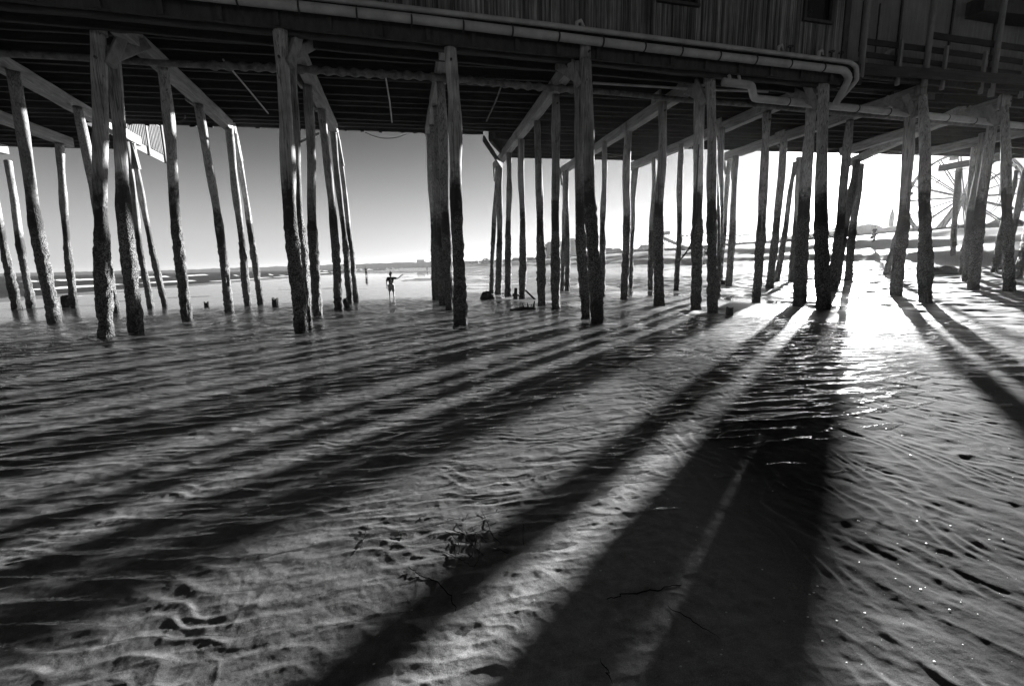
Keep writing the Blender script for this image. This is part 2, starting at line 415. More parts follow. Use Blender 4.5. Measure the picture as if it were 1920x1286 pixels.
rw = np.concatenate([np.exp(np.linspace(math.log(.8), math.log(26), 1350)), np.exp(np.linspace(math.log(27), math.log(170), 40))])
aw = np.linspace(HEAD-math.radians(66), HEAD+math.radians(66), 980)
Vw = polar(rw, aw, zwater)
tag(grid_obj('tide_pool_water', Vw, M_WATER), 'clear rippled shallow water round the pilings', 'water', kind='structure')

# sea with breaking waves on the left
xs = -26-np.concatenate([np.linspace(0, 60, 240), np.exp(np.linspace(math.log(61), math.log(6000), 90))])
ys = np.concatenate([-np.exp(np.linspace(math.log(2000), math.log(31), 20)), np.linspace(-30, 260, 380), np.exp(np.linspace(math.log(262), math.log(7000), 50))])
XS, YS = np.meshgrid(xs, ys, indexing='ij')
Zs = np.full(XS.shape, -.10); foam = np.zeros(XS.shape)
XW = XS+3.0*(fbm(YS*.045, XS*.02, 2, 131)-.5)*2
for k, (x0, a, w) in enumerate([(-33, .10, 1.2), (-39, .22, 1.5), (-46, .38, 1.7), (-55, .5, 2.0), (-66, .55, 2.3), (-79, .5, 2.6)]):
    seg = sstep(.42, .58, fbm(YS*.022+7*k, XS*0+k, 2, 141+k)); seg = .2+.8*seg*sstep(.3, .55, fbm(YS*.09+3*k, XS*0+k, 2, 171+k))
    d = XW-x0; prof = np.exp(-(d/w)**2*np.where(d > 0, 3.0, .9))
    Zs += a*prof*seg; foam = np.maximum(foam, np.exp(-((d-.4*w)/(w*.62))**2)*sstep(.45, .9, seg)*(1.0 if k < 5 else .8))
foam = np.maximum(foam, .55*np.exp(-((XW+29.5)/.8)**2))
Zs += (fbm(XS*.15, YS*.07, 3, 151)-.5)*.25*sstep(-30, -60, XS)
tag(grid_obj('sea', np.stack([XS, YS, Zs], -1)[:, ::-1], M_SEA, attr=foam[:, ::-1]), 'dark sea with white breaking waves on the left', 'sea', kind='structure')

# ------------------------------------------------------------------ pile bents
def pile_mesh(parent, b, t, rb, rt, seed, segs=22):
    b = Vector(b); t = Vector(t); d = t-b; L = d.length; d.normalize()
    b = b-d*.7; L += .7
    n = max(30, int(L/.085)); u = d.orthogonal().normalized(); w = d.cross(u)
    S_, A_ = np.meshgrid(np.linspace(0, 1, n+1), np.linspace(0, 2*math.pi, segs, endpoint=False), indexing='ij')
    ax = S_*L
    R = rb+(rt-rb)*S_
    lump = (vnoise(ax*1.1, A_*0+seed, 7)-.5)*.035 + (fbm(np.cos(A_)*1.6+seed, ax*.8+np.sin(A_)*1.6, 2, 17)-.5)*.05
    zz = b.z+ax*d.z
    barn = 1-sstep(2.3, 3.1, zz+(vnoise(ax*1.5, A_*0+seed*3, 9)-.5)*.8)
    cl = fbm(A_*5+seed*2.3, ax*8, 3, 27)
    rough = barn*(hash2(np.floor(A_*40), np.floor(ax*300), seed)-.4)*.022 + barn*(sstep(.35, .7, cl)-.25)*.032
    R = R+lump+rough+(hash2(np.floor(A_*40), np.floor(ax*300)+7, seed)-.5)*.003
    sw = [(vnoise(np.array(S_*2.2), A_*0+seed+k*5, 37)-.5)*.14*(S_*(1-S_))*4 for k in (0, 1)]
    cx = sw[0]; cy = sw[1]
    V = np.zeros(S_.shape+(3,))
    for i in range(3):
        V[..., i] = b[i]+d[i]*ax+u[i]*(np.cos(A_)*R+cx)+w[i]*(np.sin(A_)*R+cy)
    vs = V.reshape(-1, 3); fs = []
    for i in range(n):
        for j in range(segs):
            fs.append((i*segs+j, i*segs+(j+1) % segs, (i+1)*segs+(j+1) % segs, (i+1)*segs+j))
    fs.append(tuple(n*segs+j for j in range(segs)))
    return mesh_obj('pile', vs, fs, M_PILE, parent, True)
HC = 6.5          # underside of the cap beams
# every pile: foot as seen on the ground, head as seen under its cap, radius
PX = dict(Z1=((30, 580), None, .16), Z2=((60, 578), (14, 322), .15), P1=((104, 607), (24, 132), .165), P2=((141, 576), (111, 268), .15), P3=((217, 586), (145, 200), .15),
 A1=((198, 635), (184, 62), .16), A2=((257, 625), (212, 92), .16), AF1=((282, 578), (236, 265), .13), AF2=((311, 574), (247, 268), .13), A3=((353, 602), (305, 125), .155),
 A4=((430, 585), (372, 195), .15), A5=((466, 573), (430, 240), .15), A6=((489, 570), (440, 250), .12),
 B1=((565, 622), (525, 62), .175), B1b=((580, 615), (545, 82), .13), B2=((598, 594), (576, 160), .155), B3=((635, 582), (603, 205), .15), B4=((658, 570), (625, 248), .13), B5=((668, 566), (633, 262), .12),
 C1=((862, 613), (844, 92), .17), C2=((843, 583), (826, 150), .15), C3=((831, 573), (818, 200), .15), C4=((821, 562), (812, 235), .15), C5=((814, 561), (805, 252), .14),
 D1=((1118, 602), (1098, 112), .17), D1b=((1097, 595), (1082, 117), .15), D2=((1043, 580), (1042, 178), .15), D3=((1014, 572), (1007, 228), .145), D4=((978, 560), (977, 262), .15), D5=((954, 556), (954, 288), .13), D6=((933, 552), (938, 305), .16), D7=((921, 550), (934, 312), .12),
 E1=((1338, 584), (1331, 152), .15), E1b=((1304, 579), (1313, 170), .165), E2=((1235, 572), (1242, 192), .16), E3=((1169, 561), (1178, 248), .155), E4=((1130, 555), (1133, 265), .13), E5=((1063, 545), (1063, 320), .14), E6=((1053, 544), (1059, 322), .12),
 F1=((1545, 578), (1544, 162), .185), F1b=((1499, 569), (1522, 190), .178), F2=((1418, 556), (1437, 210), .155), F3=((1342, 556), (1353, 240), .14), F4=((1268, 545), (1278, 268), .13), F5=((1220, 543), (1226, 294), .13), F6=((1180, 540), (1193, 316), .15), F7=((1172, 538), (1188, 318), .11),
 G1=((1737, 567), (1729, 180), .176), G1b=((1680, 553), (1708, 192), .176), G2=((1558, 545), (1594, 225), .165), G3=((1443, 541), (1470, 260), .165), G4=((1365, 537), (1380, 292), .16), G5=((1350, 530), (1368, 300), .13), G3b=((1455, 528), (1492, 303), .14), G3c=((1483, 528), (1499, 295), .17),
 S1=((1568, 528), (1606, 302), .20), S2=((1590, 525), (1615, 308), .17), HG=((1662, 517), (1704, 352), .16),
 H1=((1892, 548), (1883, 200), .15), H1b=((1825, 543), (1863, 212), .16), H2=((1811, 527), (1842, 250), .15), H3=((1803, 514), (1828, 275), .15), H4=((1785, 503), (1798, 318), .17), HF=((1863, 510), (1905, 322), .14), HB=((1878, 505), (1932, 290), .14), HR=((1908, 522), (1936, 360), .15), HD=((1790, 500), (1822, 415), .13))
for k in PX:
    g = ground_hit(*PX[k][0]); FEET.append((g.x, g.y))
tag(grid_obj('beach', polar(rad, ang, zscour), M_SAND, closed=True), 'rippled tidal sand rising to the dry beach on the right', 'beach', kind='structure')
def bent(keys, label, near=None, far=None, w=.30, h=.36, x_off=0):
    heads = {}; feet = {}
    for k in keys:
        (fu, fv), tp, r = PX[k]
        f = ground_hit(fu, fv); t = at_z(*tp, HC) if tp else Vector((f.x, f.y, HC))
        if k == 'Z2': t = f+Vector((-.9, 1.5, 0)); t.z = HC
        if k == 'G3c': t = at_z(*tp, HC+.36)
        if k == 'HD': t = at_depth(1822, 415, 26.5); t.z = max(t.z, 3)
        heads[k] = t; feet[k] = f
    c = sum((feet[k] for k in keys), Vector())/len(keys); c.z = 0
    root = empty('pile_bent', c, label, 'pilings', 'rows of pilings carrying the pier')
    for i, k in enumerate(keys):
        r = PX[k][2]*.90; pile_mesh(root, feet[k], heads[k]+Vector((0, 0, -.005)), r*1.03, r*.93, (hash(k) if False else sum(map(ord, k))*7) % 97+i)
    if near is not None:
        a, b = Vector((near[0], near[1], HC+h/2)), Vector((far[0], far[1], HC+h/2))
        MB().beam(a, b, w, h, jit=.006).build('cap_beam', M_CAP, root)
    return root, heads, feet
def scab(root, p, q, w=.05, h=.2):
    MB().beam(p, q, w, h).build('scab_board', M_BRACE, root)
def bolts(root, pts):
    for p, d in pts:
        MB().tube([p, Vector(p)+Vector(d)*.05], .028, 8).build('bolt', M_IRON, root)
bents = {}
bents['Z'] = bent(['Z1', 'Z2'], 'two slim pilings at the far left, nearest the breaking waves', (-17.6, 20.5), (-17.3, 23.9))
bents['W'] = bent(['P2'], 'single piling with a dark block standing at its foot', (-13.75, 17.0), (-13.95, 22.4))
bents['Y'] = bent(['P1', 'P3', 'AF1', 'AF2'], 'sunlit piling row left of the tallest double piling, reaching back under the picket rail', (-9.9, 12.2), (-11.3, 22.0))
bents['A'] = bent(['A1', 'A2', 'A3', 'A4', 'A5', 'A6'], 'piling row with the nearest, tallest double piling and a pale cap beam', (-6.25, 12.05), (-6.85, 19.3))
bents['B'] = bent(['B1', 'B1b', 'B2', 'B3', 'B4', 'B5'], 'piling row between the pale capped left row and the child', (-2.78, 11.9), (-3.2, 19.3))
bents['C'] = bent(['C1', 'C2', 'C3', 'C4', 'C5'], 'piling row seen end on, all its posts stacked behind one another', (.72, 12.0), (.35, 19.5))
bents['D'] = bent(['D1', 'D1b', 'D2', 'D3', 'D4', 'D5', 'D6', 'D7'], 'eight post piling row with driftwood at the foot of one post', (4.08, 12.2), (3.9, 25.2))
bents['E'] = bent(['E1', 'E1b', 'E2', 'E3', 'E4', 'E5', 'E6'], 'piling row whose front pair carries a loose hanging black hose', (8.15, 13.0), (7.85, 26.6))
bents['F'] = bent(['F1', 'F1b', 'F2', 'F3', 'F4', 'F5', 'F6', 'F7'], 'piling row whose front pair stands below the bent end of the wall pipes', (12.15, 13.2), (11.4, 25.2))
bents['G'] = bent(['G1', 'G1b', 'G2', 'G3', 'G3b', 'G3c', 'G4', 'G5'], 'piling row whose thick front pair stands just right of the sun glare', (15.9, 13.2), (15.2, 23.0))
bents['S'] = bent(['S1', 'S2', 'HG'], 'leaning pilings whose heads touch the blinding low sun', (19.6, 14.6), (23.6, 23.2))
bents['H'] = bent(['H1', 'H1b', 'H2', 'H3', 'HD'], 'spreading A shaped piling row in front of the big wheel, at the right', (20.05, 13.5), (20.6, 20.5))
bents['I'] = bent(['H4'], 'lone piling standing right before the hub of the big wheel', (30.9, 20.5), (30.7, 23.6))
bents['J'] = bent(['HF', 'HB', 'HR'], 'dark leaning pilings at the far right edge', (26, 14.4), (25.2, 20))
# knee blocks and scab boards at the heads
for k, s in (('A', 1), ('B', 1), ('D', -1), ('E', -1), ('F', -1), ('G', -1), ('H', -1)):
    root, hd, ft = bents[k]
    f = {'A': 'A1', 'B': 'B1', 'D': 'D1', 'E': 'E1', 'F': 'F1', 'G': 'G1', 'H': 'H1'}[k]
    p = hd[f]
    MB().beam(p+Vector((s*.30, .30, .10)), p+Vector((s*.12, .02, -.62)), .13, .20, jit=.004).build('knee_block', M_BRACE, root)
    MB().beam(p+Vector((s*.55, .75, .15)), p+Vector((s*.08, .12, -.45)), .09, .22, jit=.004).build('knee_block', M_BRACE, root)
    MB().tube([p+Vector((0, .05, -.02)), p+Vector((0, .05, .40))], .142, 18).build('pile_head', M_PILE, root, True)
    bolts(root, [(p+Vector((-.02, -.16, -.55)), (0, -1, 0)), (p+Vector((.03, -.15, .12)), (0, -1, 0))])
for k, a in (('A', 'A6'), ('B', 'B5'), ('D', 'D7'), ('E', 'E6'), ('F', 'F7'), ('G', 'G5'), ('Y', 'AF2')):
    root, hd, ft = bents[k]; p = hd[a]; d = (ft[a]-p).normalized()
    scab(root, p+Vector((.02, -.05, .35)), p+d*1.0+Vector((.14, -.12, 0)))
    scab(root, p+Vector((-.2, .3, .2)), p+d*.75+Vector((-.16, -.05, 0)), .06, .14)
for k, a in (('C', 'C1'), ('C', 'C4'), ('D', 'D2'), ('E', 'E2'), ('F', 'F2')):
    root, hd, ft = bents[k]; p = hd[a]
    bolts(root, [(p+Vector((0, -.16, -.3)), (0, -1, 0))])
# collars where caps were notched round the posts
for k, ids in (('D', ('D2', 'D3', 'D4')), ('E', ('E2', 'E3')), ('F', ('F2', 'F3')), ('A', ('A3', 'A4')), ('B', ('B2', 'B3')), ('G', ('G2', 'G3'))):
    root, hd, ft = bents[k]
    for a in ids:
        p = hd[a]
        MB().beam(p+Vector((-.21, -.25, .14)), p+Vector((-.21, .28, .14)), .07, .30, jit=.004).build('scab_board', M_BRACE, root)
# thin cross brace between the second row's posts
root, hd, ft = bents['B']
MB().tube([at_z(552, 272, 6.0), at_z(600, 250, 6.15)], .045, 8).build('cross_brace', M_BRACE, root)

# ------------------------------------------------------------------ deck
deck = empty('pier_deck', (4, 16, HC+.36), 'dark plank pier deck with joists, spanning the piling rows', 'pier deck')
far_line = [(-40, 25.4), (-12.1, 25.4), (-12.0, 20.05), (-4, 20.2), (3.0, 20.8), (4.5, 24.6), (11.7, 24.6), (11.9, 22.1), (26, 22.3), (60, 24)]
def yfar(x): return float(np.interp(x, [p[0] for p in far_line], [p[1] for p in far_line]))
ZJ = HC+.36
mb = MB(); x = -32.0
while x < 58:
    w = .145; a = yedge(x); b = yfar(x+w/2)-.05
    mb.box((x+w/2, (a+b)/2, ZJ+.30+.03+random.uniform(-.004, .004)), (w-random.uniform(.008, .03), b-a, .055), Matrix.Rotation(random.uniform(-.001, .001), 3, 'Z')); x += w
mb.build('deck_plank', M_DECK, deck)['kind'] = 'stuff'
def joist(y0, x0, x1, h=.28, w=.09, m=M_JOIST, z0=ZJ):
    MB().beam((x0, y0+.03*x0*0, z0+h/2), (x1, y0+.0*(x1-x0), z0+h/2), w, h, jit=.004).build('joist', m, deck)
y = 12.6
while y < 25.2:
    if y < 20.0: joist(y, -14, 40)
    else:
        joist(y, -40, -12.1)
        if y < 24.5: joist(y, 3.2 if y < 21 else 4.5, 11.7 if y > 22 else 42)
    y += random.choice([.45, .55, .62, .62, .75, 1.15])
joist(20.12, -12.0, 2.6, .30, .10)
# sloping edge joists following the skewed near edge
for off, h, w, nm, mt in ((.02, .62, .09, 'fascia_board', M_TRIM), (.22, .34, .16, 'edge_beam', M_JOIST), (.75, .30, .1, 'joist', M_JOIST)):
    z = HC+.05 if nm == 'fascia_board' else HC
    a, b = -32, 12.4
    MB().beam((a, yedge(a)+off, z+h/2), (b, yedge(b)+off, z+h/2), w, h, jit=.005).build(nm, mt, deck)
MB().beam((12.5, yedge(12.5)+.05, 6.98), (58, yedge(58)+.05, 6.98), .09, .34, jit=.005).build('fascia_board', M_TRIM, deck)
MB().beam((3.0, 20.8, ZJ+.12), (4.5, 24.7, ZJ+.12), .16, .40).build('edge_beam', M_JOIST, deck)
MB().beam((2.7, 20.75, ZJ), (3.9, 23.4, 6.3), .08, .26).build('diagonal_brace', M_JOIST, deck)
for k in range(-7, 13):                                              # short hanger blocks under the fascia
    x = k*1.06+.3
    MB().box((x, yedge(x)-.06, HC+.20), (.10, .06, .26)).build('hanger_block', M_TRIM, deck)
MB().beam((-12.02, 20.1, ZJ+.14), (-12.02, 25.3, ZJ+.14), .07, .34, jit=.004).build('added_rim_joist', M_JOIST, deck)  # added beam, keeps low sun off the cap through the open joist ends
# ragged broken edge at the far side
for i in range(46):
    x = random.uniform(-10.8, 2.6)
    MB().box((x, 20.03, ZJ-.0-random.uniform(0, .05)), (random.uniform(.05, .2), .03, random.uniform(.05, .12)), Matrix.Rotation(random.uniform(-.3, .3), 3, 'Y')).build('splinter', M_JOIST, deck) if i < 24 else None
# wall of boards closing the joist bay behind the front row
mb = MB(); x = -12.0
while x < 12:
    mb.box((x, yedge(x)+1.05, HC+.36+.02+.13), (.13, .03, .26)); x += .145
mb.build('blocking_board', M_DECK, deck)
# end platform railing at the far left
rl = empty('picket_railing', (-11.2, 22, HC+.4), 'picket railing on the outer deck corner, seen at the upper left', 'railing')
p0, p1 = Vector((-11.6, 21.6, 0)), Vector((-12.0, 25.4, 0))
MB().beam(p0+Vector((0, 0, 6.72)), p1+Vector((0, 0, 6.72)), .06, .34).build('base_beam', M_PICKET, rl)
MB().beam(p0+Vector((0, 0, 8.15)), p1+Vector((0, 0, 8.15)), .10, .06).build('handrail', M_PICKET, rl)
MB().beam(p0+Vector((0, 0, 7.10)), p1+Vector((0, 0, 7.10)), .05, .09).build('lower_rail', M_PICKET, rl)
for i in range(24):
    p = p0.lerp(p1, (i+.5)/24)
    MB().box(p+Vector((.045, 0, 7.5)), (.03, .05, 1.2), Matrix.Rotation(random.uniform(-.01, .01), 3, 'X')).build('picket', M_PICKET, rl)
for f in (.02, .55, .99):
    p = p0.lerp(p1, f); MB().box(p+Vector((.06, 0, 7.4)), (.10, .12, 1.7)).build('post', M_PICKET, rl)

# ------------------------------------------------------------------ building on the pier
bl = empty('pier_building', (3, 12.4, 7.22), 'weathered building clad in vertical planks on the pier edge', 'building')
def plank_wall(x0, x1, z0, z1, off, name, mat, wmin, wmax, holes=()):
    mb = MB(); x = x0
    while x < x1:
        w = min(random.uniform(wmin, wmax), x1-x+.001); spans = [(z0, z1)]
        for hx0, hx1, hz0, hz1 in holes:
            if x+w > hx0 and x < hx1: spans = [(z0, hz0), (hz1, z1)]
        for a, b in spans:
            zz = a+(random.uniform(-.035, .01) if a == z0 else 0)
            mb.box((x+w/2, yedge(x+w/2)+off+random.uniform(-.007, .007), (zz+b)/2), (w-.006, .03, b-zz), Matrix.Rotation(.075+random.uniform(-.02, .02), 3, 'Z'))
        x += w
    return mb.build(name, mat, bl)
WIN = [(10.95, 11.85, 8.20, 9.3), (6.3, 7.4, 8.17, 9.3)]
plank_wall(-16, 12.35, 7.22, 10.6, .10, 'wall', M_SIDING, .055, .13, WIN)
MB().box((-2, yedge(-2)+.26, 8.9), (29, .06, 3.3), Matrix.Rotation(.075, 3, 'Z')).build('wall_sheathing', M_TRIM, bl)
for x0, x1, z0, z1 in WIN:
    xm = (x0+x1)/2; y = yedge(xm)+.06; rot = Matrix.Rotation(.075, 3, 'Z')
    fr = MB()
    fr.box((xm, y, z0-.03), (x1-x0+.16, .12, .07), rot); fr.box((xm, y, z1+.03), (x1-x0+.16, .12, .07), rot)
    for x in (x0-.03, x1+.03): fr.box((x, yedge(x)+.06, (z0+z1)/2), (.07, .10, z1-z0), rot)
    wo = fr.build('window', M_TRIM, bl)
    g = MB().box((xm, y+.10, (z0+z1)/2), (x1-x0, .02, z1-z0), rot).build('pane', M_GLASS, wo); g.matrix_parent_inverse = Matrix.Identity(4)
for x, w in ((12.45, .16), (9.69, .05), (6.08, .05)):
    MB().box((x, yedge(x)+.065, 8.9), (w, .05, 3.35), Matrix.Rotation(.075, 3, 'Z')).build('corner_trim' if w > .1 else 'batten', M_TRIM, bl)
MB().box((12.6, yedge(12.5)+.75, 8.9), (.05, 1.2, 3.35)).build('return_wall', M_SIDING, bl)
# recessed right half of plywood sheets
x = 12.65; i = 0
while x < 34:
    w = [1.15, .95, 1.22, 1.22, 1.1][i % 5]
    MB().box((x+w/2, yedge(x+w/2)+1.30, 8.72+.0*i), (w-.015, .04+.01*(i % 2), 3.6), Matrix.Rotation(.075, 3, 'Z')).build('plywood_panel', M_PANEL, bl)
    if i % 2: MB().box((x, yedge(x)+1.25, 8.7), (.07, .05, 3.6), Matrix.Rotation(.075, 3, 'Z')).build('batten', M_TRIM, bl)
    x += w; i += 1
dr = MB()
for (a, b, c) in (((14.35, 8.9), (.03, 1.5), 0), ((15.05, 8.9), (.03, 1.5), 0)): dr.box((a[0], yedge(a[0])+1.26, a[1]), (b[0], .03, b[1]))
dr.box((14.7, yedge(14.7)+1.26, 8.16), (.72, .03, .03), Matrix.Rotation(.075, 3, 'Z')); dr.build('hatch', M_TRIM, bl)
MB().box((20.5, yedge(20.5)+.95, 9.85), (3.2, .7, .5)).build('eave_box', M_TRIM, bl)

# walkway railing in front of the recessed wall
wr = empty('walkway_railing', (17, 12.9, 6.8), 'dark three rail timber railing along the walkway at the upper right', 'railing')
def erail(x0, x1, z, w, h, off=0.0):
    return MB().beam((x0, yedge(x0)+off, z), (x1, yedge(x1)+off, z), w, h, jit=.004).build('rail', M_RAILD, wr)
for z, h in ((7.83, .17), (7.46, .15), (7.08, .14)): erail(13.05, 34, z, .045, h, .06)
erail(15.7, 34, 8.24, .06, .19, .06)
for x, zb, zt, r in ((13.05, 6.78, 9.8, .085), (15.62, 6.72, 10, .085), (18.6, 6.62, 10.2, .085), (21.6, 6.6, 10.2, .085)):
    MB().tube([(x, yedge(x)-.05, zb), (x, yedge(x)-.04, (zb+zt)/2), (x, yedge(x)-.05, zt)], [r, r*.97, r*.95], 12).build('tall_post', M_RAILW, wr, True)
for x in (14.55, 16.42, 18.15, 20.05, 22.6): MB().beam((x, yedge(x)-.02, 6.68), (x, yedge(x)-.02, 7.95), .10, .10).build('post', M_RAILW, wr)
MB().beam((14.0, yedge(14)+.12, 7.5), (14.5, yedge(14.5)+.12, 7.84), .05, .10).build('brace', M_RAILW, wr)
# ------------------------------------------------------------------ pipes
def path(o, pts, r, mat, name='pipe_run', n=14):
    # round the elbows a little
    pts = [Vector(p) for p in pts]; out = [pts[0]]
    for a, b, c in zip(pts, pts[1:], pts[2:]):
        e = min(r*1.1, (b-a).length*.4, (c-b).length*.4)
        p = b+(a-b).normalized()*e; q = b+(c-b).normalized()*e
        out += [p, (p+b*2+q)/4, q]
    out.append(pts[-1]); return MB().tube(out, r, n).build(name, mat, o, True)
def ep(x, z, off): return Vector((x, yedge(x)+off, z))
dp = empty('drain_pipe', ep(3, 6.88, -.22), 'thick pale drain pipe strapped along the foot of the plank wall', 'pipe')
path(dp, [ep(-13, 6.9, -.22), ep(0, 6.92, -.22), ep(6, 6.86, -.22), ep(12.25, 6.84, -.22), ep(12.5, 6.66, -.18), ep(12.42, 6.05, .15)], .10, M_PIPE)
for i in range(22):
    x = -10.5+i*1.16-.9*(i > 14)*.1
    if x < 12: MB().ring(ep(x, 6.89-.004*x, -.22), (1, .075, 0), .103, .021).build('coupling', M_STRAP, dp, True); MB().box(ep(x, 7.03, -.19), (.03, .03, .30)).build('hanger', M_STRAP, dp)
sp = empty('supply_pipe', ep(3, 7.1, -.2), 'slim pale pipe running just above the thick drain pipe', 'pipe')
path(sp, [ep(-8, 7.13, -.20), ep(3, 7.13, -.20), ep(12.45, 7.08, -.20), ep(12.72, 6.98, -.18), ep(12.85, 6.66, -.12), ep(12.55, 6.2, .12)], .062, M_PIPE)
for x in (3.9, 9.9, 11.3):
    MB().tube([ep(x, 7.1, -.20), ep(x, 7.26, -.20), ep(x+.12, 7.33, -.16), ep(x+.22, 7.22, -.10)], .045, 10).build('branch_fitting', M_PIPE, sp, True)
for x in (10.3, 11.75, 12.1):
    MB().tube([ep(x, 7.08, -.20), ep(x, 7.30, -.20)], .028, 8).ring(ep(x, 7.31, -.20), (0, 0, 1), .07, .014, 12, 5).build('valve', M_IRON, sp, True)
rp = empty('waste_pipe', (18, 13.6, 6.3), 'pale strapped pipe slung under the deck at the right of the elbow', 'pipe')
path(rp, [(8.35, 12.35, 6.34), (9.3, 12.45, 6.33), (9.75, 12.9, 6.16), (12.2, 13.15, 6.15), (13.7, 13.25, 6.14), (18.85, 13.75, 6.12), (30, 14.9, 6.05)], .105, M_PIPE)
for i in range(13):
    x = 11.0+i*1.35; y = float(np.interp(x, [9.75, 12.2, 13.7, 18.85, 30], [12.9, 13.15, 13.25, 13.75, 14.9]))
    MB().ring((x, y, 6.14-.005*(x-12)), (1, .08, 0), .108, .016).build('strap', M_STRAP, rp, True)
for x in (8.6, 8.9): MB().tube([(x, 12.37, 6.34), (x-.06, 12.4, 6.55)], .04, 8).build('branch_fitting', M_PIPE, rp, True)
cp = empty('conduit_pipe', (0, 13.4, 6.4), 'long mottled pipe slung below the joists across the whole pier', 'pipe')
MB().tube([(-13.5, 13.22, 6.41)]+[(x, 13.22+max(0, x)*.09+.02*math.sin(x), 6.41+.012*math.sin(x*1.3)) for x in np.arange(-12, 30, 1.0)], .075, 10).build('pipe_run', M_PIPED, cp, True)
xs_ = np.arange(-5, 5, .055)
MB().tube([(x, 13.22+max(0, x)*.09+.02*math.sin(x), 6.41+.012*math.sin(x*1.3)) for x in xs_], [.085+.024*math.sin(x*19)+random.uniform(0, .01) for x in xs_], 10).build('wrapping', M_PIPED, cp, True)
lp = empty('thin_conduit', (6, 13, 6.3), 'thin pale conduit between the hose carrying row and its left neighbour', 'pipe')
MB().tube([at_z(1112, 156, 6.45), at_z(1310, 168, 6.45), at_z(1440, 172, 6.45)], .035, 8).build('conduit', M_ROD, lp, True)
# loose rods hanging under the deck
for lab, a, b in (('pale loose rod hanging askew below the joists, left of the second piling row', (418, 112), (503, 213)), ('pale rod dangling straight down right of the second piling row', (722, 138), (735, 230)), ('dark rod hanging askew right of the end on piling row', (945, 148), (912, 228))):
    p = at_z(*a, 6.6); q = at_z(*b, 6.2)
    o = MB().tube([p, p.lerp(q, .5)+Vector((0.02, 0, -.02)), q], .022, 6).build('hanging_rod', M_ROD if 'pale' in lab else M_PIPED); tag(o, lab, 'rod', 'rods hanging under the deck')
def cable(name, lab, pts, r, sag=0):
    pts = [Vector(p) for p in pts]; out = []
    if len(pts) == 2:
        for i in range(15):
            t = i/14; p = pts[0].lerp(pts[1], t); p.z -= sag*4*t*(1-t); out.append(p)
    else:
        n = len(pts)
        for i in range(n-1):
            p0, p1, p2, p3 = pts[max(i-1, 0)], pts[i], pts[i+1], pts[min(i+2, n-1)]
            for k in range(6):
                t = k/6; out.append(.5*((2*p1)+(p2-p0)*t+(2*p0-5*p1+4*p2-p3)*t*t+(3*p1-p0-3*p2+p3)*t**3))
        out.append(pts[-1])
    return tag(MB().tube(out, r, 6).build(name, M_CABLE, None, True), lab, 'cable')
cable('hanging_cable', 'slack cable looping below the far deck edge, right of the second piling row', [at_z(684, 248, 6.86), at_z(765, 250, 6.86)], .014, .22)
h = bents['E'][1]['E1b']; f = bents['E'][2]['E1b']
def along(t, dx=0, dy=-.17): p = h.lerp(f, t); return p+Vector((dx, dy, 0))
cable('hanging_hose', 'black hose hanging from the piling pair and curving out to the left', [along(.25, -.12), along(.45, -.16), along(.6, -.19), along(.68, -.28), at_depth(1290, 468, 13.4), at_depth(1272, 492, 13.4)], .022)
h2 = bents['E'][1]['E1']; f2 = bents['E'][2]['E1']
cable('hanging_wire', 'thin pale wire trailing down beside the right post of the hose carrying pair', [h2.lerp(f2, .4)+Vector((.17, -.05, 0)), h2.lerp(f2, .6)+Vector((.21, -.06, 0)), h2.lerp(f2, .85)+Vector((.16, -.05, 0))], .010)
cable('loose_wire', 'short curled wire hanging from the deck edge left of the pale cap row', [at_z(325, 232, 6.5), at_z(345, 224, 6.55), at_z(347, 215, 6.6)], .014)

# ------------------------------------------------------------------ stumps, driftwood, weed
def stump(loc, r, h, label, lean=(0, 0), jag=.5):
    n = 12; vs = []; fs = []; L = 4
    for i in range(L):
        for j in range(n):
            a = 2*math.pi*j/n; rr = r*(1+random.uniform(-.12, .12))*(1-.12*i/L); z = -.3+(h+.3)*i/(L-1)+(random.uniform(-jag, .2)*h if i == L-1 else 0)
            vs.append(Vector(loc)+Vector((rr*math.cos(a)+lean[0]*i/L, rr*math.sin(a)+lean[1]*i/L, z)))
    for i in range(L-1):
        for j in range(n): fs.append((i*n+j, i*n+(j+1) % n, (i+1)*n+(j+1) % n, (i+1)*n+j))
    c = len(vs); vs.append(Vector(loc)+Vector((lean[0], lean[1], h*.7)))
    for j in range(n): fs.append(((L-1)*n+j, (L-1)*n+(j+1) % n, c))
    return tag(mesh_obj('pile_stump', vs, fs, M_DRIFT), label, 'stump', 'old stumps in the water')
stump((-16.0, 23.9, 0), .26, .46, 'square dark stump leaning against the foot of the single left piling', (-.05, 0), .1)
stump((-9.2, 21.2, 0), .10, .18, 'small pale stump poking out of the water left of the pale capped row', (0, 0), .5)
stump((-6.1, 19.9, 0), .14, .30, 'rounded black stump in the water between the pale capped row and the next', (0, 0), .25)
stump((-3.0, 18.1, 0), .10, .34, 'split black stump leaning at the foot of the second piling row', (-.14, 0), .9)
stump((7.95, 10.95, 0), .10, .2, 'short post stub in bright water beside the hose carrying pair', (0, 0), .1)
stump((16.2, 22.9, .05), .24, .3, 'low block at the foot of a far post behind the hose carrying pair', (0, 0), .1)
def drift(name, label, parts, cat):
    root = empty(name, parts[0][1][0], label, cat)
    for nm, pts, rr in parts: MB().tube(pts, rr, 7).build(nm, M_DRIFT, root, True)
    return root
q = Vector((3.0, 14.45, .03))
